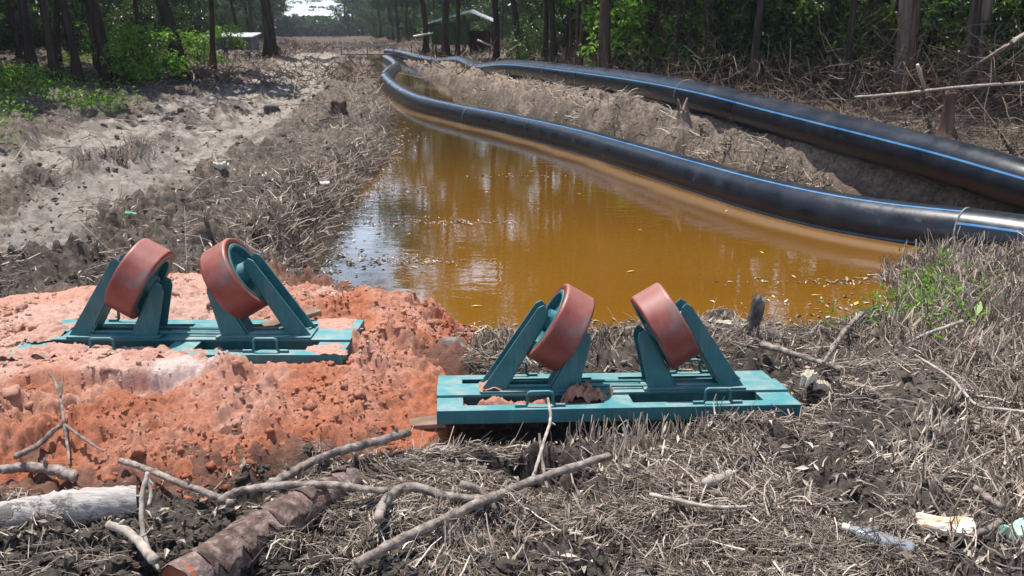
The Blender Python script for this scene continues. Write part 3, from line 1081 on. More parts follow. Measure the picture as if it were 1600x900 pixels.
stA = make_stand('turquoise two roller pipe stand standing clear on the dry reeds by the water')
stB = copy_tree(stA)
stB['label'] = 'turquoise two roller pipe stand half buried in the red sand heap'
for o, l, r in ((stA, A_LOC, A_ROT), (stB, B_LOC, B_ROT)):
    o.location = l
    o.rotation_mode = 'XYZ'
    o.matrix_world = Matrix.Translation(l) @ Matrix.Rotation(r[2], 4, 'Z') @ Matrix.Rotation(r[0], 4, 'X') @ Matrix.Rotation(r[1], 4, 'Y')
    o['group'] = 'pipe roller stands'


# spilt sand lying on and in the near stand
def spill(name, label, cx, cy, rx, ry, hgt, z0, seed, st=None):
    xs, ys = np.linspace(-1.1, 1.1, 60), np.linspace(-1.1, 1.1, 40)
    X, Y = np.meshgrid(xs, ys, indexing='ij')
    x, y = cx + X * rx, cy + Y * ry
    d = np.hypot(X, Y) + 1.5 * fbm(x, y, 0.09, 5, seed, 0.6)
    h = hgt * np.clip(1 - d * d, 0, 1) * (0.75 + 0.45 * lumps(x, y, 0.035, seed) + 0.5 * fbm(x, y, 0.06, 4, seed + 3))
    keep = d < 1.0
    V = np.stack([x, y, z0 + h - 0.001], -1).reshape(-1, 3)
    n = len(ys)
    i, j = np.meshgrid(np.arange(len(xs) - 1), np.arange(n - 1), indexing='ij')
    kq = keep[:-1, :-1] | keep[1:, :-1] | keep[:-1, 1:] | keep[1:, 1:]
    F = np.stack([i * n + j, (i + 1) * n + j, (i + 1) * n + j + 1, i * n + j + 1], -1)[kq]
    used = np.unique(F)
    mp_ = -np.ones(X.size, int)
    mp_[used] = np.arange(len(used))
    o = link(name, mesh_np(name, V[used], mp_[F], M['sand'], True, dict(dust=np.full(len(used), 0.75 if st else 0.3))))
    o.matrix_world = (st or stA).matrix_world.copy()
    rs = np.random.RandomState(seed)
    return tag(o, label, 'sand')


spill('spilt_sand', 'red sand spilt in the front left opening of the near turquoise stand', -0.32, -0.145, 0.38, 0.08, 0.05, -0.058, 301)
spill('spilt_sand', 'small mound of red sand against the foot of a near stand bracket', -0.13, -0.115, 0.12, 0.06, 0.075, -0.02, 302)
spill('spilt_sand', 'thin red sand dusting inside the tall bracket of the near stand', -0.545, 0.0, 0.06, 0.075, 0.016, 0.0245, 303)

spill('spilt_sand', 'sand drifted over the front left rail of the buried stand', -0.38, -0.262, 0.55, 0.075, 0.035, -0.004, 311, stB)
spill('spilt_sand', 'sand dusted over the right rear corner of the buried stand', 0.68, 0.15, 0.14, 0.12, 0.012, 0.0, 312, stB)
spill('spilt_sand', 'sand dusted over the right front corner of the buried stand', 0.72, -0.20, 0.10, 0.07, 0.010, 0.0, 313, stB)
spill('spilt_sand', 'sand drifted over the left end of the buried stand', -0.76, 0.02, 0.10, 0.14, 0.022, 0.010, 314, stB)


# ------------------------------------------------------------------ the two pipes
def pipe_mesh(name, P, ang0, parent, seg=72, rad=PD / 2, n_str=4, stripe_w=1):
    P = np.asarray(P)
    T = np.gradient(P, axis=0)
    T /= np.linalg.norm(T, axis=1, keepdims=True)
    side = np.cross(T, [0, 0, 1.0])
    side /= np.linalg.norm(side, axis=1, keepdims=True)
    up = np.cross(side, T)
    # the side that looks towards the viewer's bank
    sgn = np.sign((side * -P[:, :3]).sum(1).mean())
    a = np.radians(np.arange(seg) * 360 / seg)
    V = P[:, None, :] + rad * (np.cos(a)[None, :, None] * side[:, None, :] * sgn + np.sin(a)[None, :, None] * up[:, None, :])
    nP = len(P)
    i, k = np.meshgrid(np.arange(nP - 1), np.arange(seg), indexing='ij')
    kn = (k + 1) % seg
    F = np.stack([i * seg + k, i * seg + kn, (i + 1) * seg + kn, (i + 1) * seg + k], -1).reshape(-1, 4)
    if sgn > 0:
        F = F[:, ::-1]
    mi = np.zeros((nP - 1, seg), int)
    for q in range(n_str):
        k0 = int(round((ang0 + q * 360 / n_str) / 360 * seg))
        for d in range(stripe_w):
            mi[:, (k0 + d) % seg] = 1
    return link(name, mesh_np(name, V.reshape(-1, 3), F, [M['pipe'], M['stripe']], True, None, mi.ravel()), parent)


def weld(P, i, parent, rad=PD / 2):
    t = (P[i + 1] - P[i - 1])
    t /= np.linalg.norm(t)
    mb = MB()
    q = Vector(t).to_track_quat('Z', 'Y')
    V, F = [], []
    n, k = 64, 8
    for a in range(n):
        an = 2 * math.pi * a / n
        for b in range(k):
            bn = 2 * math.pi * b / k
            r = rad + 0.001 + 0.0055 * math.cos(bn)
            V.append(q @ Vector((r * math.cos(an), r * math.sin(an), 0.009 * math.sin(bn))) + Vector(P[i]))
    for a in range(n):
        for b in range(k):
            F.append((a * k + b, ((a + 1) % n) * k + b, ((a + 1) % n) * k + (b + 1) % k, a * k + (b + 1) % k))
    mb.add(V, F)
    return mb.build('weld_bead', M['weld'], parent, smooth=True)


pr = thing('water_pipe', 'black pipe with blue stripes floating along the brown ditch water', 'pipe', group='blue striped pipes')
j1 = 17 + PRE
pipe_mesh('pipe_section', P1[:j1 + 1], 31, pr)
pipe_mesh('pipe_section', P1[j1:], 63, pr)
weld(P1, j1, pr)
weld(P1, 78 + PRE, pr)
pr = thing('water_pipe', 'black pipe with blue stripes lying on the brown spoil bank below the trees', 'pipe', group='blue striped pipes')
pipe_mesh('pipe_section', P2, 27, pr)
for k in (50, 68, 93, 108):
    weld(P2, k + PRE, pr)


# ------------------------------------------------------------------ sticks, leaves and other ground litter (uncountable)
def sticks(P, D, L, Rr, bend, rs, rings=4):
    n = len(P)
    D = D / np.linalg.norm(D, axis=1, keepdims=True)
    rv = rs.normal(size=(n, 3))
    a = np.cross(D, rv)
    a /= np.linalg.norm(a, axis=1, keepdims=True) + 1e-9
    b = np.cross(D, a)
    t = np.linspace(0, 1, rings)
    c = P[:, None, :] + D[:, None, :] * (L[:, None] * t)[..., None] + a[:, None, :] * ((bend * L)[:, None] * (t * (1 - t) * 4))[..., None]
    c = c + rs.normal(size=c.shape) * (0.02 * L)[:, None, None] * (t > 0)[None, :, None]
    tp = 1 - 0.5 * t
    V = np.empty((n, rings, 3, 3))
    for k in range(3):
        an = k * 2.0944
        V[:, :, k] = c + (a * math.cos(an) + b * math.sin(an))[:, None, :] * (Rr[:, None] * tp)[..., None]
    base = (np.arange(n) * rings * 3)[:, None, None, None]
    i, k = np.meshgrid(np.arange(rings - 1), np.arange(3), indexing='ij')
    kn = (k + 1) % 3
    f = np.stack([i * 3 + k, i * 3 + kn, (i + 1) * 3 + kn, (i + 1) * 3 + k], -1)[None]
    F = (base + f).reshape(-1, 4)
    return V.reshape(-1, 3), F, rings * 3


def leaves(P, N, L, W, rs, up=None):
    """folded pointed leaves: 6 points, two quads each; N roughly the leaf normal"""
    n = len(P)
    N = N / (np.linalg.norm(N, axis=1, keepdims=True) + 1e-9)
    d = np.cross(N, rs.normal(size=(n, 3)))
    d /= np.linalg.norm(d, axis=1, keepdims=True) + 1e-9
    s = np.cross(N, d)
    L, W = L[:, None], W[:, None]
    fold = (0.25 + 0.5 * rs.rand(n, 1)) * W
    curl = 0.18 * L * rs.normal(size=(n, 1))
    p0 = P - d * L / 2
    p1 = P + d * L / 2 + N * curl
    l0 = P - d * L * 0.12 + s * W / 2 + N * fold
    r0 = P - d * L * 0.12 - s * W / 2 + N * fold
    V = np.stack([p0, r0, p1, l0, P], 1)
    base = (np.arange(n) * 5)[:, None, None]
    F = (base + np.array([[0, 1, 2, 4], [0, 4, 2, 3]])[None]).reshape(-1, 4)
    return V.reshape(-1, 3), F, 5


def scatter_ok(x, y, h_, out, sds, tr):
    ax, ay = stand_local(x, y, A_LOC, A_ROT)
    offA = np.maximum(np.abs(ax) - FW / 2, np.abs(ay) - FD / 2) > 0.03
    bx, by = stand_local(x, y, B_LOC, B_ROT)
    offB = np.maximum(np.abs(bx) - FW / 2, np.abs(by) - FD / 2) > 0.05
    d1, _, _ = seg_dist(x, y, P1[:, :2])
    d2, _, _ = seg_dist(x, y, P2[:, :2])
    return offA & offB & (d1 > 0.25) & (d2 > 0.2)


def build_litter():
    rs = np.random.RandomState(21)
    n = 275000
    r = np.exp(rs.uniform(math.log(2.0), math.log(42), n))
    r = np.where(rs.rand(n) < 0.45, np.exp(rs.uniform(math.log(2.0), math.log(5.5), n)), r)
    th = np.radians(rs.uniform(-43, 43, n))
    x, y = r * np.sin(th), r * np.cos(th)
    h, a, out, sds = ground_fields(x, y)
    keep = scatter_ok(x, y, h, out, sds, a['track']) & (out > 0.03) & (sds < -0.01) & (rs.rand(n) > 0.62 * a['track']) & (rs.rand(n) > 0.97 * a['hole'])
    keep &= (rs.rand(n) < np.clip(0.30 + 3.6 * fbm(x, y, 0.30, 3, 401), 0.04, 1))
    keep &= rs.rand(n) > 0.85 * np.exp(-(((x + 0.95) / 0.8) ** 2 + ((y - 2.6) / 0.3) ** 2))
    x, y, h, r, out = x[keep], y[keep], h[keep], r[keep], out[keep]
    m = len(x)
    L = np.exp(rs.normal(math.log(0.08), 0.6, m)).clip(0.03, 0.45) * (1 + r / 22) * np.where((rs.rand(m) < 0.12) & (r > 6), 1 + r / 9, 1)
    L = np.where(r < 6, np.minimum(L, 0.12 + 0.10 * rs.rand(m)), L)
    Rr = (0.0008 + 0.0024 * rs.rand(m) ** 3) * (1 + r / 12) * np.where(L > 0.25, 1.5, 1)
    patch = np.floor(x / 0.5) * 13.1 + np.floor(y / 0.5) * 7.7
    az = np.sin(patch) * 3.1 + rs.normal(size=m) * 0.7 + 3 * fbm(x, y, 0.4, 2, 403)
    el = rs.normal(0.03, 0.15, m) + (rs.rand(m) < 0.14) * rs.uniform(0.2, 0.9, m)
    D = np.stack([np.cos(az) * np.cos(el), np.sin(az) * np.cos(el), np.sin(el)], -1)
    P = np.stack([x, y, h + 0.004 + 0.012 * rs.rand(m)], -1) - D * L[:, None] * 0.3
    V, F, k = sticks(P, D, L, Rr, rs.normal(0, 0.09, m), rs)
    tint = np.repeat(np.clip(rs.beta(1.2, 2.3, m) + 0.3 * fbm(x, y, 1.0, 2, 402), 0, 1), k)
    o = link('dry_litter', mesh_np('dry_litter', V, F, M['litter'], False, dict(tint=tint)))
    tag(o, 'broken dry stalks strewn over the mud', 'plant litter', kind='stuff')
    n = 26000
    r = rs.uniform(30, 120, n)
    th = np.radians(rs.uniform(-22, 4, n))
    x, y = r * np.sin(th), r * np.cos(th)
    h, a, out, sds = ground_fields(x, y)
    kp = (out > 0.3) & ~((y > 48) & (y < 69) & (np.abs(x / y + 0.151) < 0.05)) & (rs.rand(n) > 0.6 * a['track']) & (rs.rand(n) < np.clip(0.5 + 2.0 * fbm(x, y, 3, 3, 407), 0.1, 1)) & scatter_ok(x, y, h, out, sds, a['track'])
    x, y, h, r = x[kp], y[kp], h[kp], r[kp]
    m = len(x)
    az, el = rs.rand(m) * 6.28, np.abs(rs.normal(0.2, 0.5, m))
    D = np.stack([np.cos(az) * np.cos(el), np.sin(az) * np.cos(el), np.sin(el)], -1)
    V2, F2, k2 = sticks(np.stack([x, y, h], -1), D, rs.uniform(0.2, 0.9, m), rs.uniform(0.008, 0.02, m) * (1 + r / 120), rs.normal(0, 0.14, m), rs)
    o = link('scrub', mesh_np('scrub', V2, F2, M['brush'], False, dict(tint=np.repeat(rs.beta(2, 1.6, m), k2))))
    tag(o, 'dead scrub lying over the far part of the clearing', 'scrub', kind='stuff')
    # dry grass and clods' fibres on the spoil bank
    n = 26000
    i = rs.randint(0, len(P2) - 70, n)
    f = rs.uniform(-0.75, 1.5, n)
    q1 = P2[i, :2]
    j = np.array([np.argmin(((P1[:, :2] - P2[k, :2]) ** 2).sum(1)) for k in range(len(P2))])
    tw = P1[j[i], :2] - q1
    x, y = (q1 + tw * (f / 1.5)[:, None] * 0.95 + rs.normal(size=(n, 2)) * 0.25).T
    h, a, out, sds = ground_fields(x, y)
    kp = scatter_ok(x, y, h, out, sds, a['track']) & (out > 0.02) & (rs.rand(n) < np.clip(0.5 + 2.2 * fbm(x, y, 0.7, 3, 405), 0.06, 1))
    x, y, h = x[kp], y[kp], h[kp]
    m = len(x)
    az, el = rs.rand(m) * 6.28, np.abs(rs.normal(0.1, 0.35, m))
    L = rs.uniform(0.06, 0.3, m)
    D = np.stack([np.cos(az) * np.cos(el), np.sin(az) * np.cos(el), np.sin(el)], -1)
    V2, F2, k2 = sticks(np.stack([x, y, h + 0.01], -1), D, L, rs.uniform(0.003, 0.008, m), rs.normal(0, 0.14, m), rs)
    o = link('bank_litter', mesh_np('bank_litter', V2, F2, M['litter'], False, dict(tint=np.repeat(rs.beta(2, 1.6, m), k2))))
    tag(o, 'dry roots and grass stalks on the spoil bank', 'plant litter', kind='stuff')
    # leaves
    n = 15000
    r = np.exp(rs.uniform(math.log(2.0), math.log(26), n))
    th = np.radians(rs.uniform(-43, 43, n))
    x, y = r * np.sin(th), r * np.cos(th)
    h, a, out, sds = ground_fields(x, y)
    keep = scatter_ok(x, y, h, out, sds, a['track']) & (out > 0.02) & (sds < 0.0) & (rs.rand(n) > 0.75 * a['track'])
    x, y, h, r = x[keep], y[keep], h[keep], r[keep]
    m = len(x)
    N = np.stack([rs.normal(0, .45, m), rs.normal(0, .45, m), np.ones(m)], -1)
    L = rs.uniform(0.014, 0.05, m) * (1 + r / 16)
    V, F, k = leaves(np.stack([x, y, h + 0.010 + 0.01 * rs.rand(m)], -1), N, L, L * rs.uniform(0.18, 0.4, m), rs)
    tint = np.repeat(np.clip(rs.beta(1.3, 1.9, m), 0, 1), k)
    o = link('fallen_leaves', mesh_np('fallen_leaves', V, F, M['leafl'], False, dict(tint=tint)))
    tag(o, 'curled dead leaves strewn over the mud', 'leaf litter', kind='stuff')


build_litter()


def pnt(px, py, z=None):
    """pixel -> ground point under it (two refinements of the level)"""
    q = at(px, py, 0.0)
    for _ in range(4):
        q = at(px, py, float(gz(q[0], q[1])[0]) if z is None else z)
    return q


def build_stems():
    """cut upright stems, thick on the right bank and along the water"""
    rs = np.random.RandomState(33)
    X, Y, LL, LE = [], [], [], []

    def patch(poly, n, l0, l1, lean):
        poly = np.array([pnt(*p)[:2] for p in poly])
        lo, hi = poly.min(0), poly.max(0)
        px, py = rs.uniform(lo[0], hi[0], n * 3), rs.uniform(lo[1], hi[1], n * 3)
        k = poly_sd(px, py, poly) > -0.03
        px, py = px[k][:n], py[k][:n]
        X.append(px), Y.append(py), LL.append(rs.uniform(l0, l1, len(px))), LE.append(np.full(len(px), lean))
    patch([(1390, 420), (1460, 392), (1600, 392), (1750, 420), (1750, 560), (1600, 540), (1480, 500), (1400, 500)], 2200, 0.07, 0.21, 0.45)
    patch([(1400, 500), (1480, 500), (1600, 540), (1750, 560), (1750, 680), (1600, 660), (1500, 600), (1400, 560)], 1300, 0.05, 0.18, 0.6)
    patch([(1480, 620), (1700, 640), (1800, 900), (1500, 900), (1380, 760)], 1300, 0.04, 0.13, 0.5)
    patch([(840, 676), (1080, 676), (1090, 694), (960, 720), (830, 704)], 380, 0.06, 0.14, 0.25)
    patch([(690, 672), (860, 668), (860, 700), (700, 700)], 60, 0.03, 0.09, 0.3)
    patch([(1080, 676), (1250, 672), (1270, 690), (1080, 700)], 70, 0.04, 0.11, 0.35)
    patch([(720, 545), (780, 535), (960, 530), (1100, 528), (1180, 530), (1180, 575), (720, 580)], 1500, 0.03, 0.10, 0.45)
    patch([(1180, 530), (1290, 512), (1390, 490), (1400, 540), (1300, 600), (1230, 590)], 700, 0.03, 0.10, 0.6)
    patch([(900, 720), (1200, 700), (1350, 900), (800, 900), (650, 830)], 900, 0.03, 0.10, 0.7)
    patch([(420, 420), (500, 300), (560, 270), (610, 240), (600, 215), (520, 250), (380, 330), (330, 420)], 2600, 0.05, 0.24, 2.2)
    patch([(590, 210), (610, 180), (600, 150), (540, 150), (520, 200)], 800, 0.08, 0.26, 2.0)
    patch([(120, 255), (230, 245), (250, 265), (120, 275)], 300, 0.08, 0.2, 0.5)
    x, y, L, le = (np.concatenate(a) for a in (X, Y, LL, LE))
    h, a, out, sds = ground_fields(x, y)
    keep = scatter_ok(x, y, h, out, sds, a['track']) & (out > -0.03) & (sds < -0.02) & (a['hole'] < 0.5)
    x, y, L, le, h = x[keep], y[keep], L[keep], le[keep], h[keep]
    m = len(x)
    D = np.stack([rs.normal(0.12, 1, m) * le, rs.normal(0, 1, m) * le, np.ones(m)], -1)
    Rr = rs.uniform(0.0018, 0.0046, m) * (1 + 0.06 * np.hypot(x, y))
    V, F, k = sticks(np.stack([x, y, h - 0.01], -1), D, L, Rr, rs.normal(0, 0.13, m), rs)
    tint = np.repeat(np.clip(rs.beta(1.7, 2.0, m) + 0.15 * (y < 3.8) - 0.06 * (x < -1) * (y > 5), 0, 1), k)
    o = link('dead_stems', mesh_np('dead_stems', V, F, M['stem'], False, dict(tint=tint)))
    tag(o, 'short dead reed stems standing along the water and bank', 'reed stubble', kind='stuff')


build_stems()


def build_mud_clods():
    rs = np.random.RandomState(44)
    n = 36000
    r = np.exp(rs.uniform(math.log(2.0), math.log(30), n))
    th = np.radians(rs.uniform(-43, 43, n))
    x, y = r * np.sin(th), r * np.cos(th)
    m2 = 6000
    x = np.append(x, rs.normal(-0.95, 0.5, m2))
    y = np.append(y, rs.normal(2.62, 0.17, m2))
    h, a, out, sds = ground_fields(x, y)
    keep = scatter_ok(x, y, h, out, sds, a['track']) & (out > 0.05) & (sds < -0.02)
    keep &= (rs.rand(len(x)) < np.clip(0.25 + 2 * a['dark'] + 0.2 * a['track'], 0, 1))
    x, y, h = x[keep], y[keep], h[keep]
    rr = np.hypot(x, y)
    S = np.clip(0.0048 * np.exp(rs.normal(size=len(x)) * 0.65), 0.0025, 0.017) * (1 + rr / 9)
    V, F = clods(np.stack([x, y, h + 0.1 * S], -1), S, rs, 0.65)
    fl = dict(track=np.full(len(V), 0.0), wet=np.zeros(len(V)), dark=np.repeat(np.clip(0.35 + 0.5 * rs.rand(len(x)), 0, 1), len(CV)), sandy=np.zeros(len(V)), bank=np.zeros(len(V)), wood=np.zeros(len(V)))
    o = link('mud_clods', mesh_np('mud_clods', V, F, M['ground'], False, fl))
    tag(o, 'dark clods of churned mud', 'mud', kind='stuff')


build_mud_clods()


# ------------------------------------------------------------------ branches, logs and stumps
def branch(name, label, cat, px, rad_px, m, side=(), lift=0.0, group=None, seed=1, zs=None):
    rs = np.random.RandomState(seed)
    root = MB()

    def one(pts, rp, zl=None):
        W = []
        zfit = None
        if zl is None:
            zz = []
            for p in pts:
                q = pnt(*p)
                zz.append(max(q[2], float(sand_fields(q[:1], q[1:2])[0][0])))
            ii = np.arange(len(zz))
            zfit = np.polyval(np.polyfit(ii, zz, 1), ii) + 0.02
        for i, p in enumerate(pts):
            z = float(zfit[i]) if zl is None else zl[i]
            q = pnt(*p) if z is None else at(p[0], p[1], z)
            sx = sand_fields(np.array([q[0]]), np.array([q[1]]))
            if z is None and sx[2][0] > 0:
                for _ in range(3):
                    q = at(p[0], p[1], float(max(sand_fields(np.array([q[0]]), np.array([q[1]]))[0][0], -0.05)))
            dep = q[1] * CP - (q[2] - CAM_H) * SP
            r_ = 0.9 * (rp[0] + (rp[1] - rp[0]) * i / max(1, len(pts) - 1)) * dep / FPX
            W.append(list(q + np.array([0, 0, (r_ * 0.7 + lift + 0.022) if z is None else 0])) + [r_])
        C = catmull(np.array(W), 7)
        if zl is None:
            g = np.maximum(gz(C[:, 0], C[:, 1]), sand_fields(C[:, 0], C[:, 1])[0]) + C[:, 3] * 0.6 + 0.016 + lift
            q = np.linspace(-1, 1, len(g))
            fit = np.polyval(np.polyfit(q, g, 1), q)
            C[:, 2] = fit + np.percentile(g - fit, 90)
        C[:, :3] += rs.normal(size=(len(C), 3)) * C[:, 3:4] * 0.07
        for _ in range(2 if len(pts) > 3 else 0):
            kn = rs.randint(3, len(C) - 3)
            d_ = rs.normal(size=3)
            d_[2] = abs(d_[2])
            d_ /= np.linalg.norm(d_)
            r0_ = C[kn, 3]
            root.tube([tuple(C[kn, :3]), tuple(C[kn, :3] + d_ * r0_ * 1.7), tuple(C[kn, :3] + d_ * r0_ * 2.6)], [r0_ * 0.5, r0_ * 0.4, r0_ * 0.22], 6)
        rad = C[:, 3] * (1 + 0.16 * (rs.rand(len(C)) - 0.5))
        for _ in range(3):
            kn = rs.randint(2, len(C) - 2)
            rad[kn] *= 1.15
        root.tube([tuple(c[:3]) for c in C], list(rad), 10, jit=0.24, rs=rs)
    one(px, rad_px, zs)
    for s_ in side:
        one(s_[0], s_[1], s_[2] if len(s_) > 2 else None)
    o = root.build(name, m, None, smooth=True)
    return tag(o, label, cat, group)


branch('fallen_branch', 'long straight grey branch slanting across the mud with a reddish scrape', 'branch',
       [(560, 925), (660, 868), (740, 826), (810, 790), (870, 765), (950, 736)], (9.5, 6.5), M['twig'], [([(868, 766), (850, 752), (842, 748)], (4, 2))], 0.01, seed=2)
branch('fallen_branch', 'bent grey branch lying across the peeling red log', 'branch',
       [(345, 815), (370, 800), (420, 792), (500, 790), (560, 796), (605, 803)], (7.5, 6), M['twig'], (), 0.03, seed=3)
branch('fallen_branch', 'crooked elbow shaped grey branch on the litter between two straight ones', 'branch',
       [(592, 842), (600, 815), (622, 793), (650, 787), (700, 800), (765, 806)], (9, 7), M['twig'], [([(720, 802), (750, 795), (775, 806)], (7, 5))], 0.012, seed=4)
branch('fallen_branch', 'knotty grey branch at the foot of the sand heap above the red log', 'branch',
       [(415, 792), (450, 768), (480, 748), (530, 724), (590, 706), (640, 690)], (8, 7), M['twig'], [([(560, 712), (550, 700), (545, 693)], (4, 2.5))], 0.03, seed=5)
branch('fallen_branch', 'thin grey branch slanting down from the sand to the dark mud hollow', 'branch',
       [(190, 733), (230, 747), (285, 772), (330, 790), (365, 808)], (5, 7), M['twig'], (), 0.02, seed=6)
branch('fallen_branch', 'twiggy dead branch with upright shoots resting on the sand heap', 'branch',
       [(-40, 722), (0, 728), (40, 732), (80, 742), (105, 756), (122, 768)], (8, 10), M['twig'],
       [([(28, 728), (60, 695), (85, 672), (100, 663)], (5.5, 3.5), [None, .10, .14, .17]), ([(100, 663), (96, 630), (86, 596), (76, 583)], (3, 1.8), [.17, .22, .28, .31]), ([(95, 620), (97, 600), (99, 583)], (2, 1.2), [.24, .28, .31]),
        ([(100, 663), (130, 685), (162, 706)], (3, 1.6), [.17, .14, .11]), ([(100, 663), (106, 700), (110, 740)], (3, 1.5), [.17, .10, None])], 0.01, seed=7)
branch('standing_stick', 'thin pale forked stick upright in front of the white log end', 'stick',
       [(231, 738), (222, 775), (222, 820), (232, 860), (248, 892)], (4, 5), M['ptwig'], [([(228, 745), (236, 770), (232, 790)], (3, 3), [.2, .15, .12])], seed=8, zs=[.26, .2, .13, .07, .03])
branch('fallen_branch', 'short smooth pale branch curving out of the bottom left mud', 'branch',
       [(172, 850), (205, 865), (225, 885), (245, 910)], (7, 9), M['ptwig'], (), 0.03, seed=9)
branch('standing_stick', 'bent white twig leaning on the front of the near turquoise stand', 'stick',
       [(856, 622), (860, 655), (850, 690), (838, 730), (830, 756)], (2.5, 3.5), M['ptwig'], [([(860, 660), (868, 664)], (2, 1), [.07, .06])], seed=10, zs=[.13, .08, .05, .01, -.03])
branch('standing_stick', 'straight pale stick leaning upright on the left bank behind the buried rollers', 'stick',
       [(326, 325), (321, 360), (318, 402)], (2.5, 3.5), M['ptwig'], (), seed=11, zs=[.45, .25, .02])
branch('fallen_branch', 'weathered branch by the water behind the near stand pointing right', 'branch',
       [(1085, 502), (1110, 494), (1137, 484)], (4, 3.5), M['ptwig'], (), seed=12, zs=[.0, .05, .10])
branch('fallen_branch', 'grey branch running down the bank behind the right end of the near stand', 'branch',
       [(1190, 555), (1230, 570), (1280, 590), (1310, 604)], (6, 4), M['twig'], (), 0.02, seed=13)
branch('fallen_branch', 'curved dark root branch near the right water edge', 'branch',
       [(1345, 505), (1320, 530), (1300, 560), (1285, 582)], (4.5, 3), M['twig'], (), 0.03, seed=14)
branch('fallen_branch', 'green tipped long twig pointing up among the right hand reed stubble', 'branch',
       [(1405, 545), (1440, 525), (1475, 512), (1505, 502)], (3, 3), M['ptwig'], (), seed=15, zs=[.05, .12, .17, .2])
branch('fallen_branch', 'long thin forked stem arching over the reeds at the right edge', 'branch',
       [(1430, 555), (1485, 590), (1525, 632), (1570, 640), (1650, 650)], (2.2, 3.2), M['ptwig'], (), seed=16, zs=[.14, .13, .1, .1, .1])
branch('fallen_branch', 'pale stub of wood half sunk in the litter right of the long branch', 'branch',
       [(1100, 778), (1120, 762), (1142, 742)], (9, 7), M['ptwig'], (), 0.01, seed=17)
branch('fallen_branch', 'broken stick with pale end beside the green plastic scrap', 'branch',
       [(1522, 775), (1540, 800), (1562, 825)], (6, 6), M['twig'], [([(1562, 822), (1540, 838), (1515, 850)], (7, 5))], 0.02, seed=18)
branch('fallen_branch', 'flat grey stick in the litter right of the pale stub', 'branch',
       [(1015, 788), (1060, 800), (1110, 812), (1165, 815)], (4, 3), M['ptwig'], (), 0.015, seed=19)
branch('leaning_pole', 'long bare pole lying level behind the far pipe across the dark stump', 'pole',
       [(1336, 152), (1400, 147), (1473, 139), (1540, 133), (1640, 128)], (2.4, 2.8), M['ptwig'], (), seed=20, zs=[.62, .7, .86, .95, .95])
branch('standing_stick', 'split white stake leaning upright behind the far pipe', 'stick',
       [(1434, 102), (1440, 122), (1446, 140)], (3, 3.2), M['white'], (), seed=21, zs=[1.2, .95, .7])
branch('leaning_pole', 'bare branch rising steeply at the right edge over the brushwood', 'pole',
       [(1640, 30), (1590, 60), (1545, 90), (1510, 112)], (3.5, 3), M['ptwig'], (), seed=22, zs=[1.9, 1.55, 1.25, 1.0])


def log(name, label, a, b, za, zb, r0, r1, m, mend, seed, bow=0.01):
    rs = np.random.RandomState(seed)
    A, B = at(*a, za), at(*b, zb)
    root = thing(name, label, 'log', tuple(A))
    n = 40
    P = [A + (B - A) * t + np.array([0, 0, bow * math.sin(3.14 * t)]) - A for t in np.linspace(0, 1, n)]
    rad = [r0 + (r1 - r0) * t + 0.05 * r0 * math.sin(9 * t + seed) for t in np.linspace(0, 1, n)]
    mb = MB()
    mb.tube([tuple(p) for p in P], rad, 26, cap=False, jit=0.16, rs=rs)
    mb.build('bark', m, root, smooth=True)
    if 'peeling' in label:
        for fl in range(5):
            t0 = 0.10 + 0.18 * fl + 0.03 * rs.rand()
            k0, k1 = int(t0 * n), min(n - 1, int((t0 + 0.13 + 0.08 * rs.rand()) * n))
            a0 = rs.uniform(0.2, 1.6)
            a1 = a0 + rs.uniform(1.0, 2.2)
            d = Vector((B - A)).normalized()
            sd = d.cross(Vector((0, 0, 1))).normalized()
            u = sd.cross(d)
            V, F = [], []
            for i in range(k0, k1 + 1):
                e0, e1 = 0.25 * rs.normal(), 0.25 * rs.normal()
                for j in range(13):
                    f = j / 12
                    an = (a0 + e0) * (1 - f) + (a1 + e1) * f
                    cu = 0.012 * max(0, abs(f - 0.5) * 2 - 0.7) * (1 + rs.rand())
                    rr = rad[i] * 1.03 + 0.003 + cu + 0.0015 * rs.normal()
                    V.append(tuple(Vector(P[i]) - sd * (rr * math.cos(an)) + u * (rr * math.sin(an))))
            for i in range(k1 - k0):
                for j in range(12):
                    F.append((i * 13 + j, i * 13 + j + 1, (i + 1) * 13 + j + 1, (i + 1) * 13 + j))
            pb = MB()
            pb.add(V, F)
            po = pb.build('peeling_bark', M['flake'], root, smooth=True)
            so = po.modifiers.new('solid', 'SOLIDIFY')
            so.thickness = 0.004
    for q, p in ((0, P[0]), (1, P[-1])):
        t = Vector((B - A)).normalized() * (-1 if q == 0 else 1)
        e = MB()
        rr = rad[0] if q == 0 else rad[-1]
        e.tube([Vector(p) - t * 0.03, Vector(p) - t * 0.004], [rr * 0.97, rr * 0.93], 26, jit=0.05, rs=rs)
        e.build('cut_end', mend, root)
    return root


log('fallen_log', 'bleached white log lying at the foot of the sand heap at bottom left', (-90, 830), (214, 782), 0.07, 0.075, 0.064, 0.056, M['whitelog'], M['ptwig'], 2)
log('fallen_log', 'reddish log with peeling dark bark and orange end at the bottom edge', (278, 922), (548, 752), 0.065, 0.07, 0.080, 0.062, M['redlog'], M['inner'], 3)


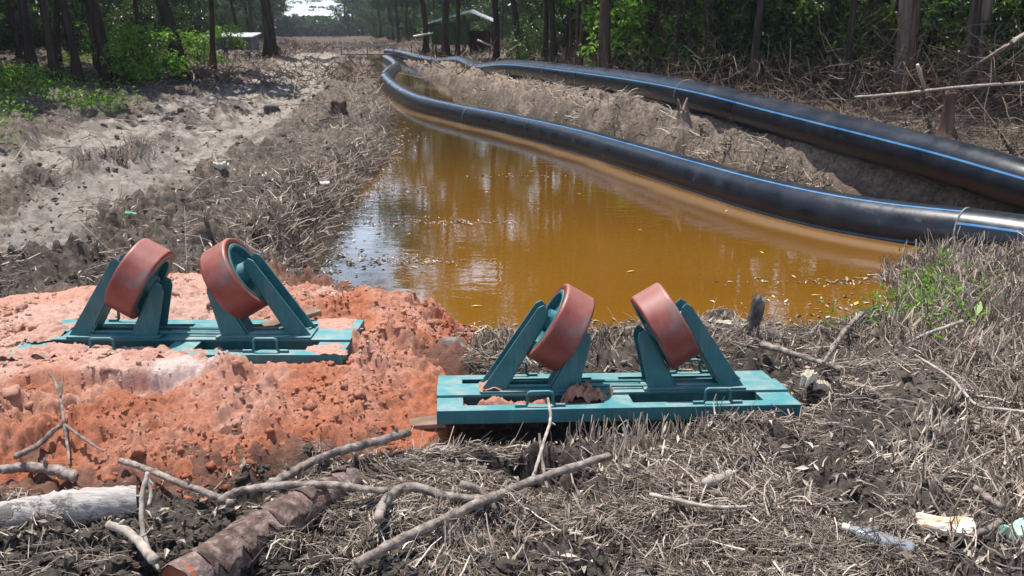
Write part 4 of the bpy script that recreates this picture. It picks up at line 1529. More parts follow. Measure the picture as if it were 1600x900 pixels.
def stump(name, label, px, py, h, r, m, seed, lean=(0, 0), z=None, jag=0.25):
    rs = np.random.RandomState(seed)
    q = pnt(px, py, z)
    root = MB()
    n, k = 12, 14
    V, F = [], []
    top = [1 - jag * rs.rand() for _ in range(k)]
    for i in range(n):
        t = i / (n - 1)
        rr = r * (1 + 0.9 * (1 - t) ** 5 - 0.12 * t)
        for j in range(k):
            a = 2 * math.pi * j / k
            w_ = rr * (1 + 0.22 * math.sin(3 * a + seed) + 0.12 * rs.normal() * 0.6)
            zz = -0.08 + (h + 0.08) * t * (top[j] if t > 0.6 else 1)
            V.append((w_ * math.cos(a) + lean[0] * zz, w_ * math.sin(a) + lean[1] * zz, zz))
    for i in range(n - 1):
        for j in range(k):
            F.append((i * k + j, i * k + (j + 1) % k, (i + 1) * k + (j + 1) % k, (i + 1) * k + j))
    V.append((lean[0] * h, lean[1] * h, h * (1 - jag * 0.8)))
    for j in range(k):
        F.append(((n - 1) * k + j, (n - 1) * k + (j + 1) % k, len(V) - 1))
    root.add(V, F)
    o = root.build(name, m, None, smooth=True, loc=tuple(q))
    return tag(o, label, 'stump')


stump('tree_stump', 'charred jagged stump standing behind the right end of the near stand', 1163, 568, 0.40, 0.036, M['char'], 3, (0.16, 0.05), jag=0.18)
stump('tree_stump', 'cut dark stump standing behind the far pipe under the bare pole', 1478, 204, 0.52, 0.075, M['barkr'], 4, (0.02, 0), z=0.36, jag=0.05)
stump('tree_stump', 'low cut stump on the left bank beside the ditch bend', 531, 181, 0.27, 0.13, M['barkr'], 5, jag=0.12)
stump('tree_stump', 'squat dark stump in the mud between the two wheel tracks', 424, 178, 0.2, 0.16, M['char'], 6, jag=0.2)
stump('tree_stump', 'pointed broken stump on the bank below the far pipe', 1068, 190, 0.34, 0.075, M['barkp'], 7, (-0.1, 0), jag=0.6)
stump('tree_stump', 'far reddish splintered stump at the edge of the left wood', 437, 86, 0.85, 0.13, M['barkr'], 8, (-0.15, 0), jag=0.5)


# ------------------------------------------------------------------ rubbish
def bottle():
    q = pnt(1368, 853)
    m, t, p = mat('cloudy_plastic')
    p.inputs['Base Color'].default_value = (0.66, 0.70, 0.74, 1)
    p.inputs['Roughness'].default_value = 0.3
    p.inputs['Transmission Weight'].default_value = 0.7
    root = thing('plastic_bottle', 'cloudy pale plastic bottle lying in the litter at bottom right', 'bottle', tuple(q + np.array([0, 0, 0.03])), (0, math.radians(6), math.radians(-30)))
    mb = MB()
    prof = [(0.001, -0.115), (0.024, -0.115), (0.029, -0.105), (0.029, 0.02), (0.027, 0.05), (0.017, 0.075), (0.012, 0.085)]
    V0 = MB()
    lathe(V0, prof, 28)
    V0.v = [(-x + 0.01 * math.sin(22 * x) * 0.2, y * (1 + 0.12 * math.sin(40 * x)), z * 0.72 * (1 - 0.1 * math.sin(31 * x))) for x, y, z in V0.v]
    V0.build('bottle_body', m, root, smooth=True)
    c = MB()
    lathe(c, [(0.0005, 0.108), (0.012, 0.108), (0.0135, 0.104), (0.0135, 0.086), (0.0125, 0.0845), (0.0005, 0.0845)], 20)
    c.v = [(-x, y, z * 0.9) for x, y, z in c.v]
    c.build('bottle_cap', M['white'], root, smooth=True)


bottle()


def crumpled(name, label, cat, px, py, dims, m, seed, rz=0.0, z=0.02, tilt=0.0):
    """a squashed thin-walled pack: subdivided rounded slab, dented"""
    import bmesh
    rs = np.random.RandomState(seed)
    q = pnt(px, py)
    bm = bmesh.new()
    bmesh.ops.create_cube(bm, size=1)
    bmesh.ops.subdivide_edges(bm, edges=bm.edges[:], cuts=9, use_grid_fill=True)
    for v in bm.verts:
        x, y, zc = v.co
        k = 1 - 0.25 * abs(2 * y) ** 4
        px_, py_ = np.array([x * 3 + seed]), np.array([y * 3 + zc])
        d = float(fbm(px_, py_, 0.7, 3, seed)[0])
        e = float(vnoise(px_ * 4, py_ * 4, seed + 9)[0])
        v.co = Vector((x * dims[0] * (1 + 0.15 * d), y * dims[1] * (1 + 0.25 * e + 0.2 * x), zc * dims[2] * k * (1 + 0.8 * d + 0.5 * e) + dims[2] * 0.5 * math.sin(5 * x + seed) * 0.4))
    me = bpy.data.meshes.new(name)
    bm.to_mesh(me)
    bm.free()
    me.materials.append(m)
    o = link(name, me, None, tuple(q + np.array([0, 0, z])), (tilt, 0, rz))
    return tag(o, label, cat)


m_card = simple('stained_card', [(0.35, (0.60, 0.34, 0.17)), (0.5, (0.70, 0.60, 0.48)), (0.7, (0.76, 0.71, 0.62))], 9, 0.8, 0.3)
m_greenp = simple('green_plastic', [(0.3, (0.28, 0.50, 0.36)), (0.7, (0.42, 0.64, 0.48))], 6, 0.3, 0.1)
m_foam = simple('yellowed_foam', [(0.3, (0.36, 0.29, 0.21)), (0.7, (0.56, 0.50, 0.40))], 20, 0.8, 0.4)
crumpled('carton', 'crushed cream carton with brown stains beside the cloudy bottle', 'carton', 1472, 842, (0.175, 0.055, 0.03), m_card, 5, math.radians(-17), 0.052, math.radians(28))
crumpled('plastic_scrap', 'pale green plastic scrap at the bottom right edge', 'plastic scrap', 1592, 850, (0.10, 0.075, 0.03), m_greenp, 6, 0.3, 0.05)
crumpled('foam_piece', 'yellowed white foam lump beside the right end of the near stand', 'foam', 1262, 606, (0.06, 0.05, 0.05), m_foam, 7, 0.5, 0.05)
crumpled('foam_piece', 'smaller foam chunk lying to the right of the foam lump', 'foam', 1283, 617, (0.07, 0.04, 0.035), m_foam, 8, -0.4, 0.045)
crumpled('foam_piece', 'dirty white foam scrap on the shore behind the near stand brackets', 'foam', 1128, 512, (0.09, 0.05, 0.03), m_foam, 9, 0.2, 0.02)
crumpled('plastic_bag', 'flat white plastic bag on the left bank beside the water', 'plastic bag', 502, 297, (0.16, 0.10, 0.02), M['white'], 10, 0.2, 0.07)
crumpled('foam_piece', 'whitish crumpled scrap on the left bank above the buried stand', 'foam', 345, 271, (0.14, 0.10, 0.06), m_foam, 11, 0.2, 0.09)
crumpled('foam_piece', 'yellowish crumpled scrap just below the whitish one on the left bank', 'foam', 358, 281, (0.16, 0.09, 0.05), m_foam, 12, -0.2, 0.08)
m_greens = simple('green_strap', [(0.3, (0.10, 0.42, 0.20)), (0.7, (0.2, 0.55, 0.3))], 6, 0.4, 0.1)
crumpled('plastic_strap', 'bright green plastic strip in the mud above the left roller', 'plastic strip', 206, 350, (0.13, 0.018, 0.012), m_greens, 13, -0.6, 0.08)


def board(name, label, px, py, z, dims, rz, ry, m, rx=0.0):
    q = at(px, py, z)
    mb = MB()
    mb.box((0, 0, 0), dims)
    o = mb.build(name, m, None, bevel=0.004, loc=tuple(q), rot=(rx, ry, rz))
    return tag(o, label, 'board')


board('wooden_board', 'brown board sticking out from under the buried stand right roller', 455, 498, 0.20, (0.30, 0.10, 0.025), 0.55, -0.15, M['plank'])
board('wooden_board', 'dark board end poking from the sand behind the near stand', 706, 546, 0.05, (0.12, 0.20, 0.075), 0.25, 0.0, M['char'])
board('wooden_board', 'thin board end under the left corner of the near stand', 668, 660, 0.0, (0.16, 0.10, 0.022), 0.05, -0.05, M['plank'])

# yellow leaves on the water
rsl = np.random.RandomState(77)
m_yl = simple('yellow_leaf', [(0.3, (0.38, 0.25, 0.04)), (0.7, (0.50, 0.38, 0.08))], 30, 0.5, 0.1)
leafm = None
for k, (px, py) in enumerate([(1208, 464), (1275, 462), (745, 479), (1338, 475), (660, 293), (1420, 400), (905, 303), (1135, 330), (655, 345), (640, 366), (668, 409), (648, 418), (690, 347), (1000, 360), (1190, 395), (985, 425), (830, 268), (760, 300)]):
    q = at(px, py, ZW)
    if leafm is None:
        Vv, Ff, _ = leaves(np.zeros((1, 3)), np.array([[0, 0, 1.0]]), np.array([0.09]), np.array([0.028]), rsl)
        leafm = mesh_np('floating_leaf', Vv, Ff, m_yl, False)
    o = link('floating_leaf', leafm, None, (q[0], q[1], ZW + 0.004), (0, 0, rsl.rand() * 6.28))
    s_ = 0.7 + 0.6 * rsl.rand()
    o.scale = (s_, s_, s_ * 0.5)
    tag(o, 'yellow fallen leaf floating on the brown water', 'leaf', 'leaves floating on the ditch')


def build_scum():
    rs = np.random.RandomState(88)
    X, Y = [], []
    for px, py, n, sx, sy in ((690, 349, 60, .28, .09), (670, 410, 70, .22, .05), (640, 345, 40, .15, .12), (600, 405, 50, .2, .08), (745, 348, 40, .2, .03), (560, 410, 60, .15, .1), (575, 350, 60, .15, .2), (600, 300, 70, .2, .25),
                              (1230, 440, 40, .3, .05), (1290, 475, 60, .3, .1), (1320, 440, 40, .12, .08), (800, 275, 40, .3, .1), (900, 505, 60, .6, .04), (1150, 500, 70, .5, .05), (630, 220, 60, .2, .6)):
        q = at(px, py, ZW)
        X.append(q[0] + rs.normal(0, sx, n))
        Y.append(q[1] + rs.normal(0, sy, n))
    t = rs.rand(420) * 6
    i = t.astype(int)
    e = WATER[i] + (WATER[i + 1] - WATER[i]) * (t - i)[:, None] + np.abs(rs.normal(0, 0.12, (420, 2))) * np.array([1, 0.2])
    X.append(e[:, 0]), Y.append(e[:, 1])
    x, y = np.concatenate(X), np.concatenate(Y)
    k = poly_sd(x, y, WATER) > 0.0
    x, y = x[k], y[k]
    n = len(x)
    L = rs.uniform(0.012, 0.05, n) * (1 + y / 30)
    V, F, kk = leaves(np.stack([x, y, np.full(n, ZW + 0.003)], -1), np.stack([rs.normal(0, .05, n), rs.normal(0, .05, n), np.ones(n)], -1), L, L * rs.uniform(0.15, 0.5, n), rs)
    V[:, 2] = np.maximum(V[:, 2], ZW + 0.001)
    o = link('floating_debris', mesh_np('floating_debris', V, F, M['leafl'], False, dict(tint=np.repeat(rs.beta(1.3, 1.5, n), kk))))
    tag(o, 'flecks of leaf and straw floating on the ditch water', 'floating debris', kind='stuff')
    # thin dead twigs reaching out of the water at the edges
    return


build_scum()


# ------------------------------------------------------------------ trees
def leaf_cloud(cl, per, size, rs, flat=0.6, aspect=0.5):
    """leaf clumps: cl = list of (x, y, z, radius)"""
    cl = np.asarray(cl)
    n = len(cl) * per
    c = np.repeat(cl, per, 0)
    d = rs.normal(size=(n, 3))
    d /= np.linalg.norm(d, axis=1, keepdims=True)
    rr = rs.rand(n, 1) ** 0.45
    P = c[:, :3] + d * rr * c[:, 3:4] * np.array([1, 1, flat])
    N = d * 0.6 + rs.normal(size=(n, 3)) * 0.5 + np.array([0, 0, 0.7])
    L = size * rs.uniform(0.6, 1.3, n)
    V, F, k = leaves(P, N, L, L * aspect, rs)
    ct = np.repeat(rs.rand(len(cl)), per)
    tint = np.clip(0.25 + 0.5 * ct + 0.25 * rs.normal(size=n), 0, 1)
    return V, F, np.repeat(tint, k)


def trunk_shape(rs, H, r0, lean, curve, limbs, flare=0.7, fork=False):
    mb = MB()
    n = 16
    ph = rs.rand() * 6.28

    def pos(t):
        return np.array([lean * H * t + curve * H * math.sin(2.6 * t) * math.cos(ph) + 0.012 * H * math.sin(9 * t + ph), curve * H * math.sin(2.2 * t) * math.sin(ph) + 0.010 * H * math.cos(8 * t + ph), H * t])
    o0 = pos(0)
    T = np.linspace(0, 1, n)
    P = [pos(t) - o0 for t in T]
    P[0][2] = -0.25
    rad = [r0 * ((1 - 0.75 * t) + flare * max(0, 1 - t * 11) ** 2) for t in T]
    mb.tube([tuple(p) for p in P], rad, 9, jit=0.14, rs=rs)
    tips = []
    for k in range(limbs):
        t = 0.34 + 0.62 * (k + rs.rand()) / limbs
        b = pos(t) - o0
        a = rs.rand() * 6.28
        L = H * (0.14 + 0.14 * rs.rand()) * (1.15 - 0.5 * t)
        e = b + np.array([math.cos(a) * L, math.sin(a) * L, L * (0.25 + 0.5 * rs.rand())])
        mdl = (b + e) / 2 + np.array([0, 0, -0.06 * L])
        r1 = r0 * (1 - 0.75 * t) * 0.5
        mb.tube([tuple(b), tuple(mdl), tuple(e)], [r1, r1 * 0.7, r1 * 0.3], 6, cap=False)
        tips.append(np.append(e, L))
    tips.append(np.append(P[-1], H * 0.12))
    return mb, np.array(tips)


TREES = []
rt = np.random.RandomState(101)
specs = [  # height, radius, lean, curve, bark, leaf size, clump leaves
    (13.0, 0.17, 0.02, 0.015, 'bark'), (12.0, 0.14, -0.10, 0.03, 'bark'), (14.0, 0.22, -0.04, 0.03, 'barkr'), (11.5, 0.12, 0.05, 0.02, 'barkr'), (13.0, 0.20, 0.10, 0.04, 'bark'), (14.5, 0.27, 0.03, 0.02, 'barkp')]
for k, (H, r0, ln, cv, bk) in enumerate(specs):
    mb, tips = trunk_shape(rt, H, r0, ln, cv, 11)
    tm = bpy.data.meshes.new('trunk')
    tm.from_pydata(mb.v, [], mb.f)
    tm.materials.append(M[bk])
    tm.polygons.foreach_set('use_smooth', [True] * len(mb.f))
    cl = []
    for tp in tips:
        for q in range(5):
            o_ = rt.normal(size=3) * tp[3] * np.array([0.38, 0.38, 0.28])
            cl.append([tp[0] + o_[0], tp[1] + o_[1], tp[2] + o_[2], (0.45 + 0.5 * rt.rand())])
    V, F, tint = leaf_cloud(cl, 70, 0.27, rt)
    cm = mesh_np('crown', V, F, M['leaf'], False, dict(tint=tint))
    TREES.append((tm, cm))


def tree(name, label, k, x, y, s, rz, group=None, z=None, crown=True, wide=1.0):
    z = float(gz(x, y)[0]) if z is None else z
    root = thing(name, label, 'tree', (x, y, z), (0, 0, rz), group)
    root.scale = (s * wide, s * wide, s)
    link('trunk', TREES[k][0], root)
    if crown:
        link('crown', TREES[k][1], root)
    return root


taken = []


def tree_px(label, k, px, dist, wpx, rz=0.0, s=None):
    """a tree seen at column px, dist metres deep; wpx its trunk's width there"""
    x = (px - 800) / FPX * (dist * CP + 0.4)
    y = dist
    r_w = wpx * dist / FPX / 2
    sp = specs[k]
    s_ = s or 1.0
    wide = np.clip(r_w / (sp[1] * s_ * 1.0), 0.5, 2.2)
    taken.append((x, y))
    return tree('tree', label, k, x, y, s_, rz, None, None, True, wide)


PI = math.pi
tree_px('straight dark tree furthest left at the front of the left wood', 0, 57, 26, 14)
tree_px('upright dark trunk second from the left edge by the green weeds', 0, 92, 24.5, 13, 1.0)
tree_px('dark tree leaning left beside the upright one in the left wood', 1, 124, 26, 14, 0.1)
tree_px('thick dark tree leaning strongly left over the lit shrub', 4, 172, 26.5, 19, PI + 0.1, 1.0)
tree_px('slim dark trunk half hidden behind the strongly leaning tree', 3, 156, 31, 8, 0.5)
tree_px('curved dark tree at the clearing edge right of the bright shrub', 1, 284, 29.5, 22, 0.0)
tree_px('thin bent tree in front of the low grey shed', 3, 333, 38, 9, PI)
tree_px('heavy dark tree with close stems right of the grey shed', 2, 418, 56, 13, 0.4)
tree_px('slim stem beside the heavy tree right of the grey shed', 3, 430, 58, 7, 1.4)
tree_px('dark slim tree standing behind the bright green shrub', 3, 222, 33, 8, 2.4)
tree_px('brown trunk to the left of the tin roofed hut', 3, 665, 66, 9, 2.0)
tree_px('dark tree in front of the left half of the tin roofed hut', 2, 697, 52, 12, 2.4)
tree_px('slim leaning tree in front of the middle of the tin roofed hut', 3, 714, 54, 7, 2.6)
tree_px('straight brown tree just right of the tin roofed hut', 0, 775, 47, 10, 2.2)
tree_px('tree leaning left in the gap right of the hut', 1, 812, 44, 10, 0.0)
tree_px('slim straight tree over the dip in the far pipe', 0, 849, 38, 9, 2.8)
tree_px('brown straight tree left of the big reddish trunk', 0, 868, 33, 11, 0.7)
tree_px('thin dark tree close left of the big reddish trunk', 3, 905, 31, 8, 3.3)
tree_px('big reddish trunk rising right behind the far pipe', 2, 946, 24, 19, 3.1)
tree_px('dark trunk just right of the big reddish one', 0, 968, 27, 12, 1.2)
tree_px('dark twin trunk behind the leafy bush over the pipe', 0, 990, 30, 10, 2.0)
tree_px('mid sized dark tree right of the leafy bush', 4, 1058, 26, 12, 0.5)
tree_px('slanting dark tree meeting the mid sized one at its foot', 4, 1082, 25, 9, 3.5)
tree_px('pale barked broad tree standing in the right hand thicket', 5, 1412, 19, 30, 0.4, 1.0)
tree_px('broad flaring trunk near the right edge above the brushwood', 5, 1508, 18.5, 34, 2.0, 1.0)
tree_px('leaning reddish tree between the dark thicket stems', 4, 1170, 25, 13, PI)
tree_px('slim dark tree in the shade of the right hand thicket', 0, 1115, 28, 12, 2.0)

rf = np.random.RandomState(202)


def along(E, t):
    d = np.hypot(*np.diff(E, axis=0).T)
    s = np.concatenate([[0], np.cumsum(d)])
    return np.array([np.interp(t, s, E[:, 0]), np.interp(t, s, E[:, 1])]), s[-1]


for E, sg, n, lab, grp in ((EDGE_L, -1, 78, 'slender dark tree deep in the left hand wood', 'trees of the left wood'), (EDGE_R, 1, 92, 'slender dark tree deep in the right hand wood', 'trees of the right wood')):
    c, tries = 0, 0
    total = along(E, 0)[1]
    while c < n and tries < 4000:
        tries += 1
        t = total * rf.rand() ** 1.6
        p, _ = along(E, t)
        off = 1.0 + 20 * rf.rand() ** 1.6
        x, y = p[0] + sg * off + rf.normal() * 0.4, p[1] + rf.normal() * 1.2
        if y < (17 if sg < 0 else 9) or any((x - a) ** 2 + (y - b) ** 2 < 3.0 for a, b in taken):
            continue
        if 40 < y < 80 and (abs(x - (y * -0.053)) < 5 or abs(x + y * 0.29) < 2.5):   # keep the hut and shed in sight
            continue
        taken.append((x, y))
        tree('tree', lab, rf.randint(0, 5), x, y, 0.75 + 0.4 * rf.rand(), rf.rand() * 6.28, grp, None, True, 0.75 + 0.4 * rf.rand())
        c += 1

# slim young stems along the edge of the right wood
c = 0
while c < 34:
    t = 14 + 62 * rf.rand()
    p, _ = along(EDGE_R, t)
    x, y = p[0] + 0.2 + 3.2 * rf.rand(), p[1] + rf.normal()
    if y < 15 or (46 < y < 80) or any((x - a) ** 2 + (y - b) ** 2 < 0.6 for a, b in taken):
        continue
    taken.append((x, y))
    tree('tree', 'thin young tree at the edge of the right hand wood', rf.randint(0, 5), x, y, 0.7 + 0.25 * rf.rand(), rf.rand() * 6.28, 'young trees edging the right wood', None, True, 0.45)
    c += 1

# trees closing the far end of the clearing
for k in range(34):
    x = -80 + 2.5 * k + rf.normal()
    y = 238 + rf.normal() * 8
    if -0.228 * y < x < -0.172 * y:
        s = 0.28 + 0.06 * rf.rand()
    else:
        s = 0.75 + 0.3 * rf.rand()
    tree('tree', 'small pale tree closing the far end of the clearing', rf.randint(0, 5), x, y, s, rf.rand() * 6.28, 'trees at the far end of the clearing', 0.0, True, 2.3)


# ------------------------------------------------------------------ shrubs, undergrowth
SHR = []
rb = np.random.RandomState(303)
for k, (ht, wd, nc, per, sz, mt) in enumerate([(2.6, 1.1, 34, 60, 0.14, 'leaf'), (1.7, 1.0, 26, 60, 0.12, 'leaf'), (3.6, 1.3, 44, 60, 0.16, 'leaf'), (1.8, 1.2, 34, 60, 0.15, 'leafb'), (1.1, 0.9, 20, 50, 0.12, 'leafb')]):
    sm = MB()
    cl = []
    for q in range(nc):
        a = rb.rand() * 6.28
        rr = wd * rb.rand() ** 0.6
        z = ht * (0.12 + 0.88 * rb.rand())
        rr *= 0.55 + 0.6 * math.sin(min(1, z / ht) * 2.6)
        c = np.array([rr * math.cos(a), rr * math.sin(a), z])
        cl.append([*c, 0.22 + 0.22 * rb.rand()])
        if q % 2 == 0:
            b = np.array([0.15 * rb.normal(), 0.15 * rb.normal(), -0.1])
            sm.tube([tuple(b), tuple((b + c) / 2 + np.array([0, 0, 0.12])), tuple(c)], [0.02, 0.014, 0.005], 5, cap=False)
    V, F, tint = leaf_cloud(cl, per, sz, rb, 0.75)
    fm = mesh_np('foliage', V, F, M[mt], False, dict(tint=tint))
    st = bpy.data.meshes.new('stem')
    st.from_pydata(sm.v, [], sm.f)
    st.materials.append(M['bark'])
    SHR.append((st, fm))


def shrub(label, k, x, y, s, rz, group=None, cat='shrub'):
    root = thing('shrub', label, cat, (x, y, float(gz(x, y)[0])), (0, 0, rz), group)
    root.scale = (s, s, s)
    link('stem', SHR[k][0], root)
    link('foliage', SHR[k][1], root)


def shrub_px(label, k, px, dist, s, rz):
    shrub(label, k, (px - 800) / FPX * (dist * CP + 0.4), dist, s, rz)


shrub_px('bright sunlit green shrub between the leaning and the curved dark trees', 3, 231, 26, 0.85, 0.3)
shrub_px('lower sunlit shrub touching the left side of the bright one', 3, 205, 27, 0.7, 1.3)
shrub_px('small yellow green shrub in front of the grey shed', 4, 352, 58, 1.2, 0.9)
shrub_px('small bright shrub right of the curved dark tree', 4, 305, 42, 1.2, 2.0)
shrub_px('low leafy weed shrub at the left edge of the clearing', 4, 30, 19.5, 0.6, 2.5)
shrub_px('leafy bush with bright leaves behind the big reddish trunk', 3, 1005, 27, 1.5, 0.4)
shrub_px('taller leafy bush in the middle of the right hand thicket', 2, 1130, 22.5, 0.85, 0.6)
shrub_px('dense dark bush in front of the pale barked tree', 2, 1290, 20, 0.9, 1.6)
shrub_px('dense dark bush between the two broad trees at right', 0, 1455, 21, 1.1, 2.6)
shrub_px('dense bush right of the flaring trunk at the edge', 2, 1590, 19, 0.9, 3.6)
shrub_px('bush in the shade left of the dense dark bush', 0, 1220, 22, 1.0, 4.4)
shrub_px('pale leafy bush beside the far pipe bend', 1, 830, 40, 1.0, 4.4)
for E, sg, n, lab, grp in ((EDGE_L, -1, 120, 'dark leafy shrub in the shade of the left hand wood', 'undergrowth of the left wood'), (EDGE_R, 1, 130, 'dark leafy shrub in the shade of the right hand wood', 'undergrowth of the right wood')):
    total = along(E, 0)[1]
    for c in range(n):
        t = total * rf.rand() ** 1.15
        p, _ = along(E, t)
        off = (5.0 if (sg > 0 and p[1] < 50) else 1.5) + 14 * rf.rand()
        x, y = p[0] + sg * off, p[1] + rf.normal()
        if y < (16 if sg < 0 else 9) or (20 < y < 36 and x < 0 and off < 5) or (40 < y < 80 and (abs(x - (y * -0.053)) < 4 or abs(x + y * 0.29) < 2.5)):
            continue
        shrub(lab, rf.randint(0, 3), x, y, 1.0 + 0.8 * rf.rand(), rf.rand() * 6.28, grp)


def build_far_woods():
    rs = np.random.RandomState(404)
    Ps, Ls = [], []
    for E, sg in ((EDGE_L, -1), (EDGE_R, 1)):
        total = along(E, 0)[1]
        n = 60000
        t = total * rs.rand(n)
        d = np.hypot(*np.diff(E, axis=0).T)
        s = np.concatenate([[0], np.cumsum(d)])
        px, py = np.interp(t, s, E[:, 0]), np.interp(t, s, E[:, 1])
        off = rs.uniform(13, 28, n)
        z = 11 * rs.rand(n)
        Ps.append(np.stack([px + sg * off, py + rs.normal(size=n), z], -1))
        Ls.append(rs.uniform(0.5, 1.0, n))
    n = 34000
    fx = rs.uniform(-120, 40, n)
    Ps.append(np.stack([fx, rs.uniform(262, 275, n), (5.0 + 9 * (np.abs(fx + 53) > 9)) * rs.rand(n)], -1))
    Ls.append(rs.uniform(0.9, 1.7, n))
    P, L = np.concatenate(Ps), np.concatenate(Ls)
    V, F, k = leaves(P, rs.normal(size=P.shape) + np.array([0, 0, 0.4]), L, L * 0.6, rs)
    o = link('far_woods', mesh_np('far_woods', V, F, M['leaf'], False, dict(tint=np.repeat(rs.rand(len(P)) * 0.7, k))))
    tag(o, 'mass of foliage deep in the woods', 'woods', kind='stuff')


build_far_woods()


def build_brush():
    """tangle of dead twigs under the right wood, and the green ground cover on the left"""
    rs = np.random.RandomState(505)
    n = 17000
    E = EDGE_R
    total = along(E, 0)[1]
    d = np.hypot(*np.diff(E, axis=0).T)
    s = np.concatenate([[0], np.cumsum(d)])
    t = np.abs(rs.normal(0, 1, n)) * 17
    px, py = np.interp(t, s, E[:, 0]), np.interp(t, s, E[:, 1])
    off = rs.uniform(-1.8, 4.5, n)
    x, y = px + off, py + 0.45 * off + rs.normal(size=n) * 0.3
    cl = np.clip(0.55 + 1.6 * fbm(x, y, 1.6, 3, 501), 0, 1.3)
    z = gz(x, y) + rs.rand(n) ** 1.7 * 1.4 * cl * sst(-1.9, 0.3, off)
    d2, _, _ = seg_dist(x, y, P2[:, :2])
    k = (d2 > 0.55) & (z > -0.1)
    x, y, z = x[k], y[k], z[k]
    n = len(x)
    D = rs.normal(size=(n, 3)) * np.array([1, 1, 0.8]) + np.array([0, 0, 0.25])
    L = np.exp(rs.normal(math.log(0.45), 0.5, n)).clip(0.12, 1.6)
    Rr = rs.uniform(0.003, 0.008, n)
    P = np.stack([x, y, z + 0.02], -1)
    P[:, 2] += np.maximum(0, -(D[:, 2] / np.linalg.norm(D, axis=1)) * L)
    V, F, kk = sticks(P, D, L, Rr, rs.normal(0, 0.14, n), rs)
    o = link('brushwood', mesh_np('brushwood', V, F, M['brush'], False, dict(tint=np.repeat(np.clip(rs.beta(1.5, 2, n), 0, 1), kk))))
    tag(o, 'brown tangle of dead twigs under the right hand trees', 'brushwood', kind='stuff')
    # green cover along the left wood
    n = 38000
    E = EDGE_L
    d = np.hypot(*np.diff(E, axis=0).T)
    s = np.concatenate([[0], np.cumsum(d)])
    t = rs.uniform(8, 52, n)
    px, py = np.interp(t, s, E[:, 0]), np.interp(t, s, E[:, 1])
    off = rs.uniform(-2.6, 3, n)
    x, y = px - off, py
    k = fbm(x, y, 2.2, 3, 511) > 0.13 - 0.10 * (off > 0)
    x, y = x[k], y[k]
    n = len(x)
    P = np.stack([x, y, gz(x, y) + rs.rand(n) ** 1.5 * 0.34], -1)
    L = rs.uniform(0.04, 0.11, n)
    V, F, kk = leaves(P, rs.normal(size=(n, 3)) * 0.6 + np.array([0, 0, 0.8]), L, L * 0.5, rs)
    o = link('ground_cover', mesh_np('ground_cover', V, F, M['leafb'], False, dict(tint=np.repeat(rs.rand(n), kk))))
    tag(o, 'low green weeds along the foot of the left wood', 'weeds', kind='stuff')
    # sparse weeds on the right bank
    n = 900
    c = np.array([pnt(1425 + 50 * rs.normal(), 470 + 28 * rs.normal())[:2] for _ in range(60)])
    q = c[rs.randint(0, len(c), n)] + rs.normal(size=(n, 2)) * 0.05
    h, a, out, sds = ground_fields(q[:, 0], q[:, 1])
    k = out > 0.05
    q, h = q[k], h[k]
    n = len(q)
    P = np.column_stack([q, h + 0.02 + rs.rand(n) * 0.14])
    L = rs.uniform(0.025, 0.06, n)
    V, F, kk = leaves(P, rs.normal(size=(n, 3)) * 0.7 + np.array([0, 0, 0.7]), L, L * 0.3, rs)
    o = link('weeds', mesh_np('weeds', V, F, M['leafb'], False, dict(tint=np.repeat(0.3 + 0.7 * rs.rand(n), kk))))
    tag(o, 'sparse green weeds among the dead stems by the water', 'weeds', kind='stuff')


build_brush()


def seedling(label, px, py, h, n, L, seed):
    rs = np.random.RandomState(seed)
    q = pnt(px, py)
    root = thing('seedling', label, 'seedling', tuple(q))
    mb = MB()
    mb.tube([(0, 0, -0.03), (0.004, 0, h * 0.5), (0, 0.004, h)], [0.004, 0.003, 0.002], 6)
    mb.build('stem', M['ptwig'], root, smooth=True)
    a = np.arange(n) * 6.283 / n + rs.rand()
    P = np.stack([np.cos(a) * L * 0.4, np.sin(a) * L * 0.4, np.full(n, h) + L * 0.2], -1)
    N = np.stack([-np.cos(a) * 0.5, -np.sin(a) * 0.5, np.ones(n)], -1)
    d = np.stack([np.cos(a), np.sin(a), np.full(n, 0.7)], -1)
    d /= np.linalg.norm(d, axis=1, keepdims=True)
    s = np.cross(N, d)
    s /= np.linalg.norm(s, axis=1, keepdims=True)
    b = np.array([[0, 0, h]]) + 0 * d
    for i in range(n):
        w_ = L * 0.2
        p0, p1 = b[i], b[i] + d[i] * L
        m_ = b[i] + d[i] * L * 0.5
        V = [p0, m_ - s[i] * w_, p1, m_ + s[i] * w_, m_ - N[i] * L * 0.05]
        lm = mesh_np('leaf', np.array(V), np.array([[0, 1, 2, 4], [0, 4, 2, 3]]), M['leafb'], False, dict(tint=np.full(5, 0.5 + 0.5 * rs.rand())))
        link('leaf', lm, root)


seedling('bright green seedling standing at the top of the right bank stubble', 1472, 412, 0.07, 4, 0.08, 1)
seedling('green seedling with broad leaves in the middle of the right stubble', 1491, 476, 0.08, 3, 0.09, 2)
seedling('small pale seedling near the weeds at the water corner', 1442, 490, 0.06, 4, 0.08, 3)
seedling('large leaved sprout on the slanting twig at right', 1522, 520, 0.10, 3, 0.12, 4)
seedling('lone seedling between the two pipes', 1494, 318, 0.12, 2, 0.07, 5)
seedling('seedling under the bare pole behind the far pipe', 1500, 135, 0.15, 5, 0.22, 6)
seedling('broad leaved seedling at the right edge of the brushwood', 1572, 125, 0.15, 5, 0.25, 7)


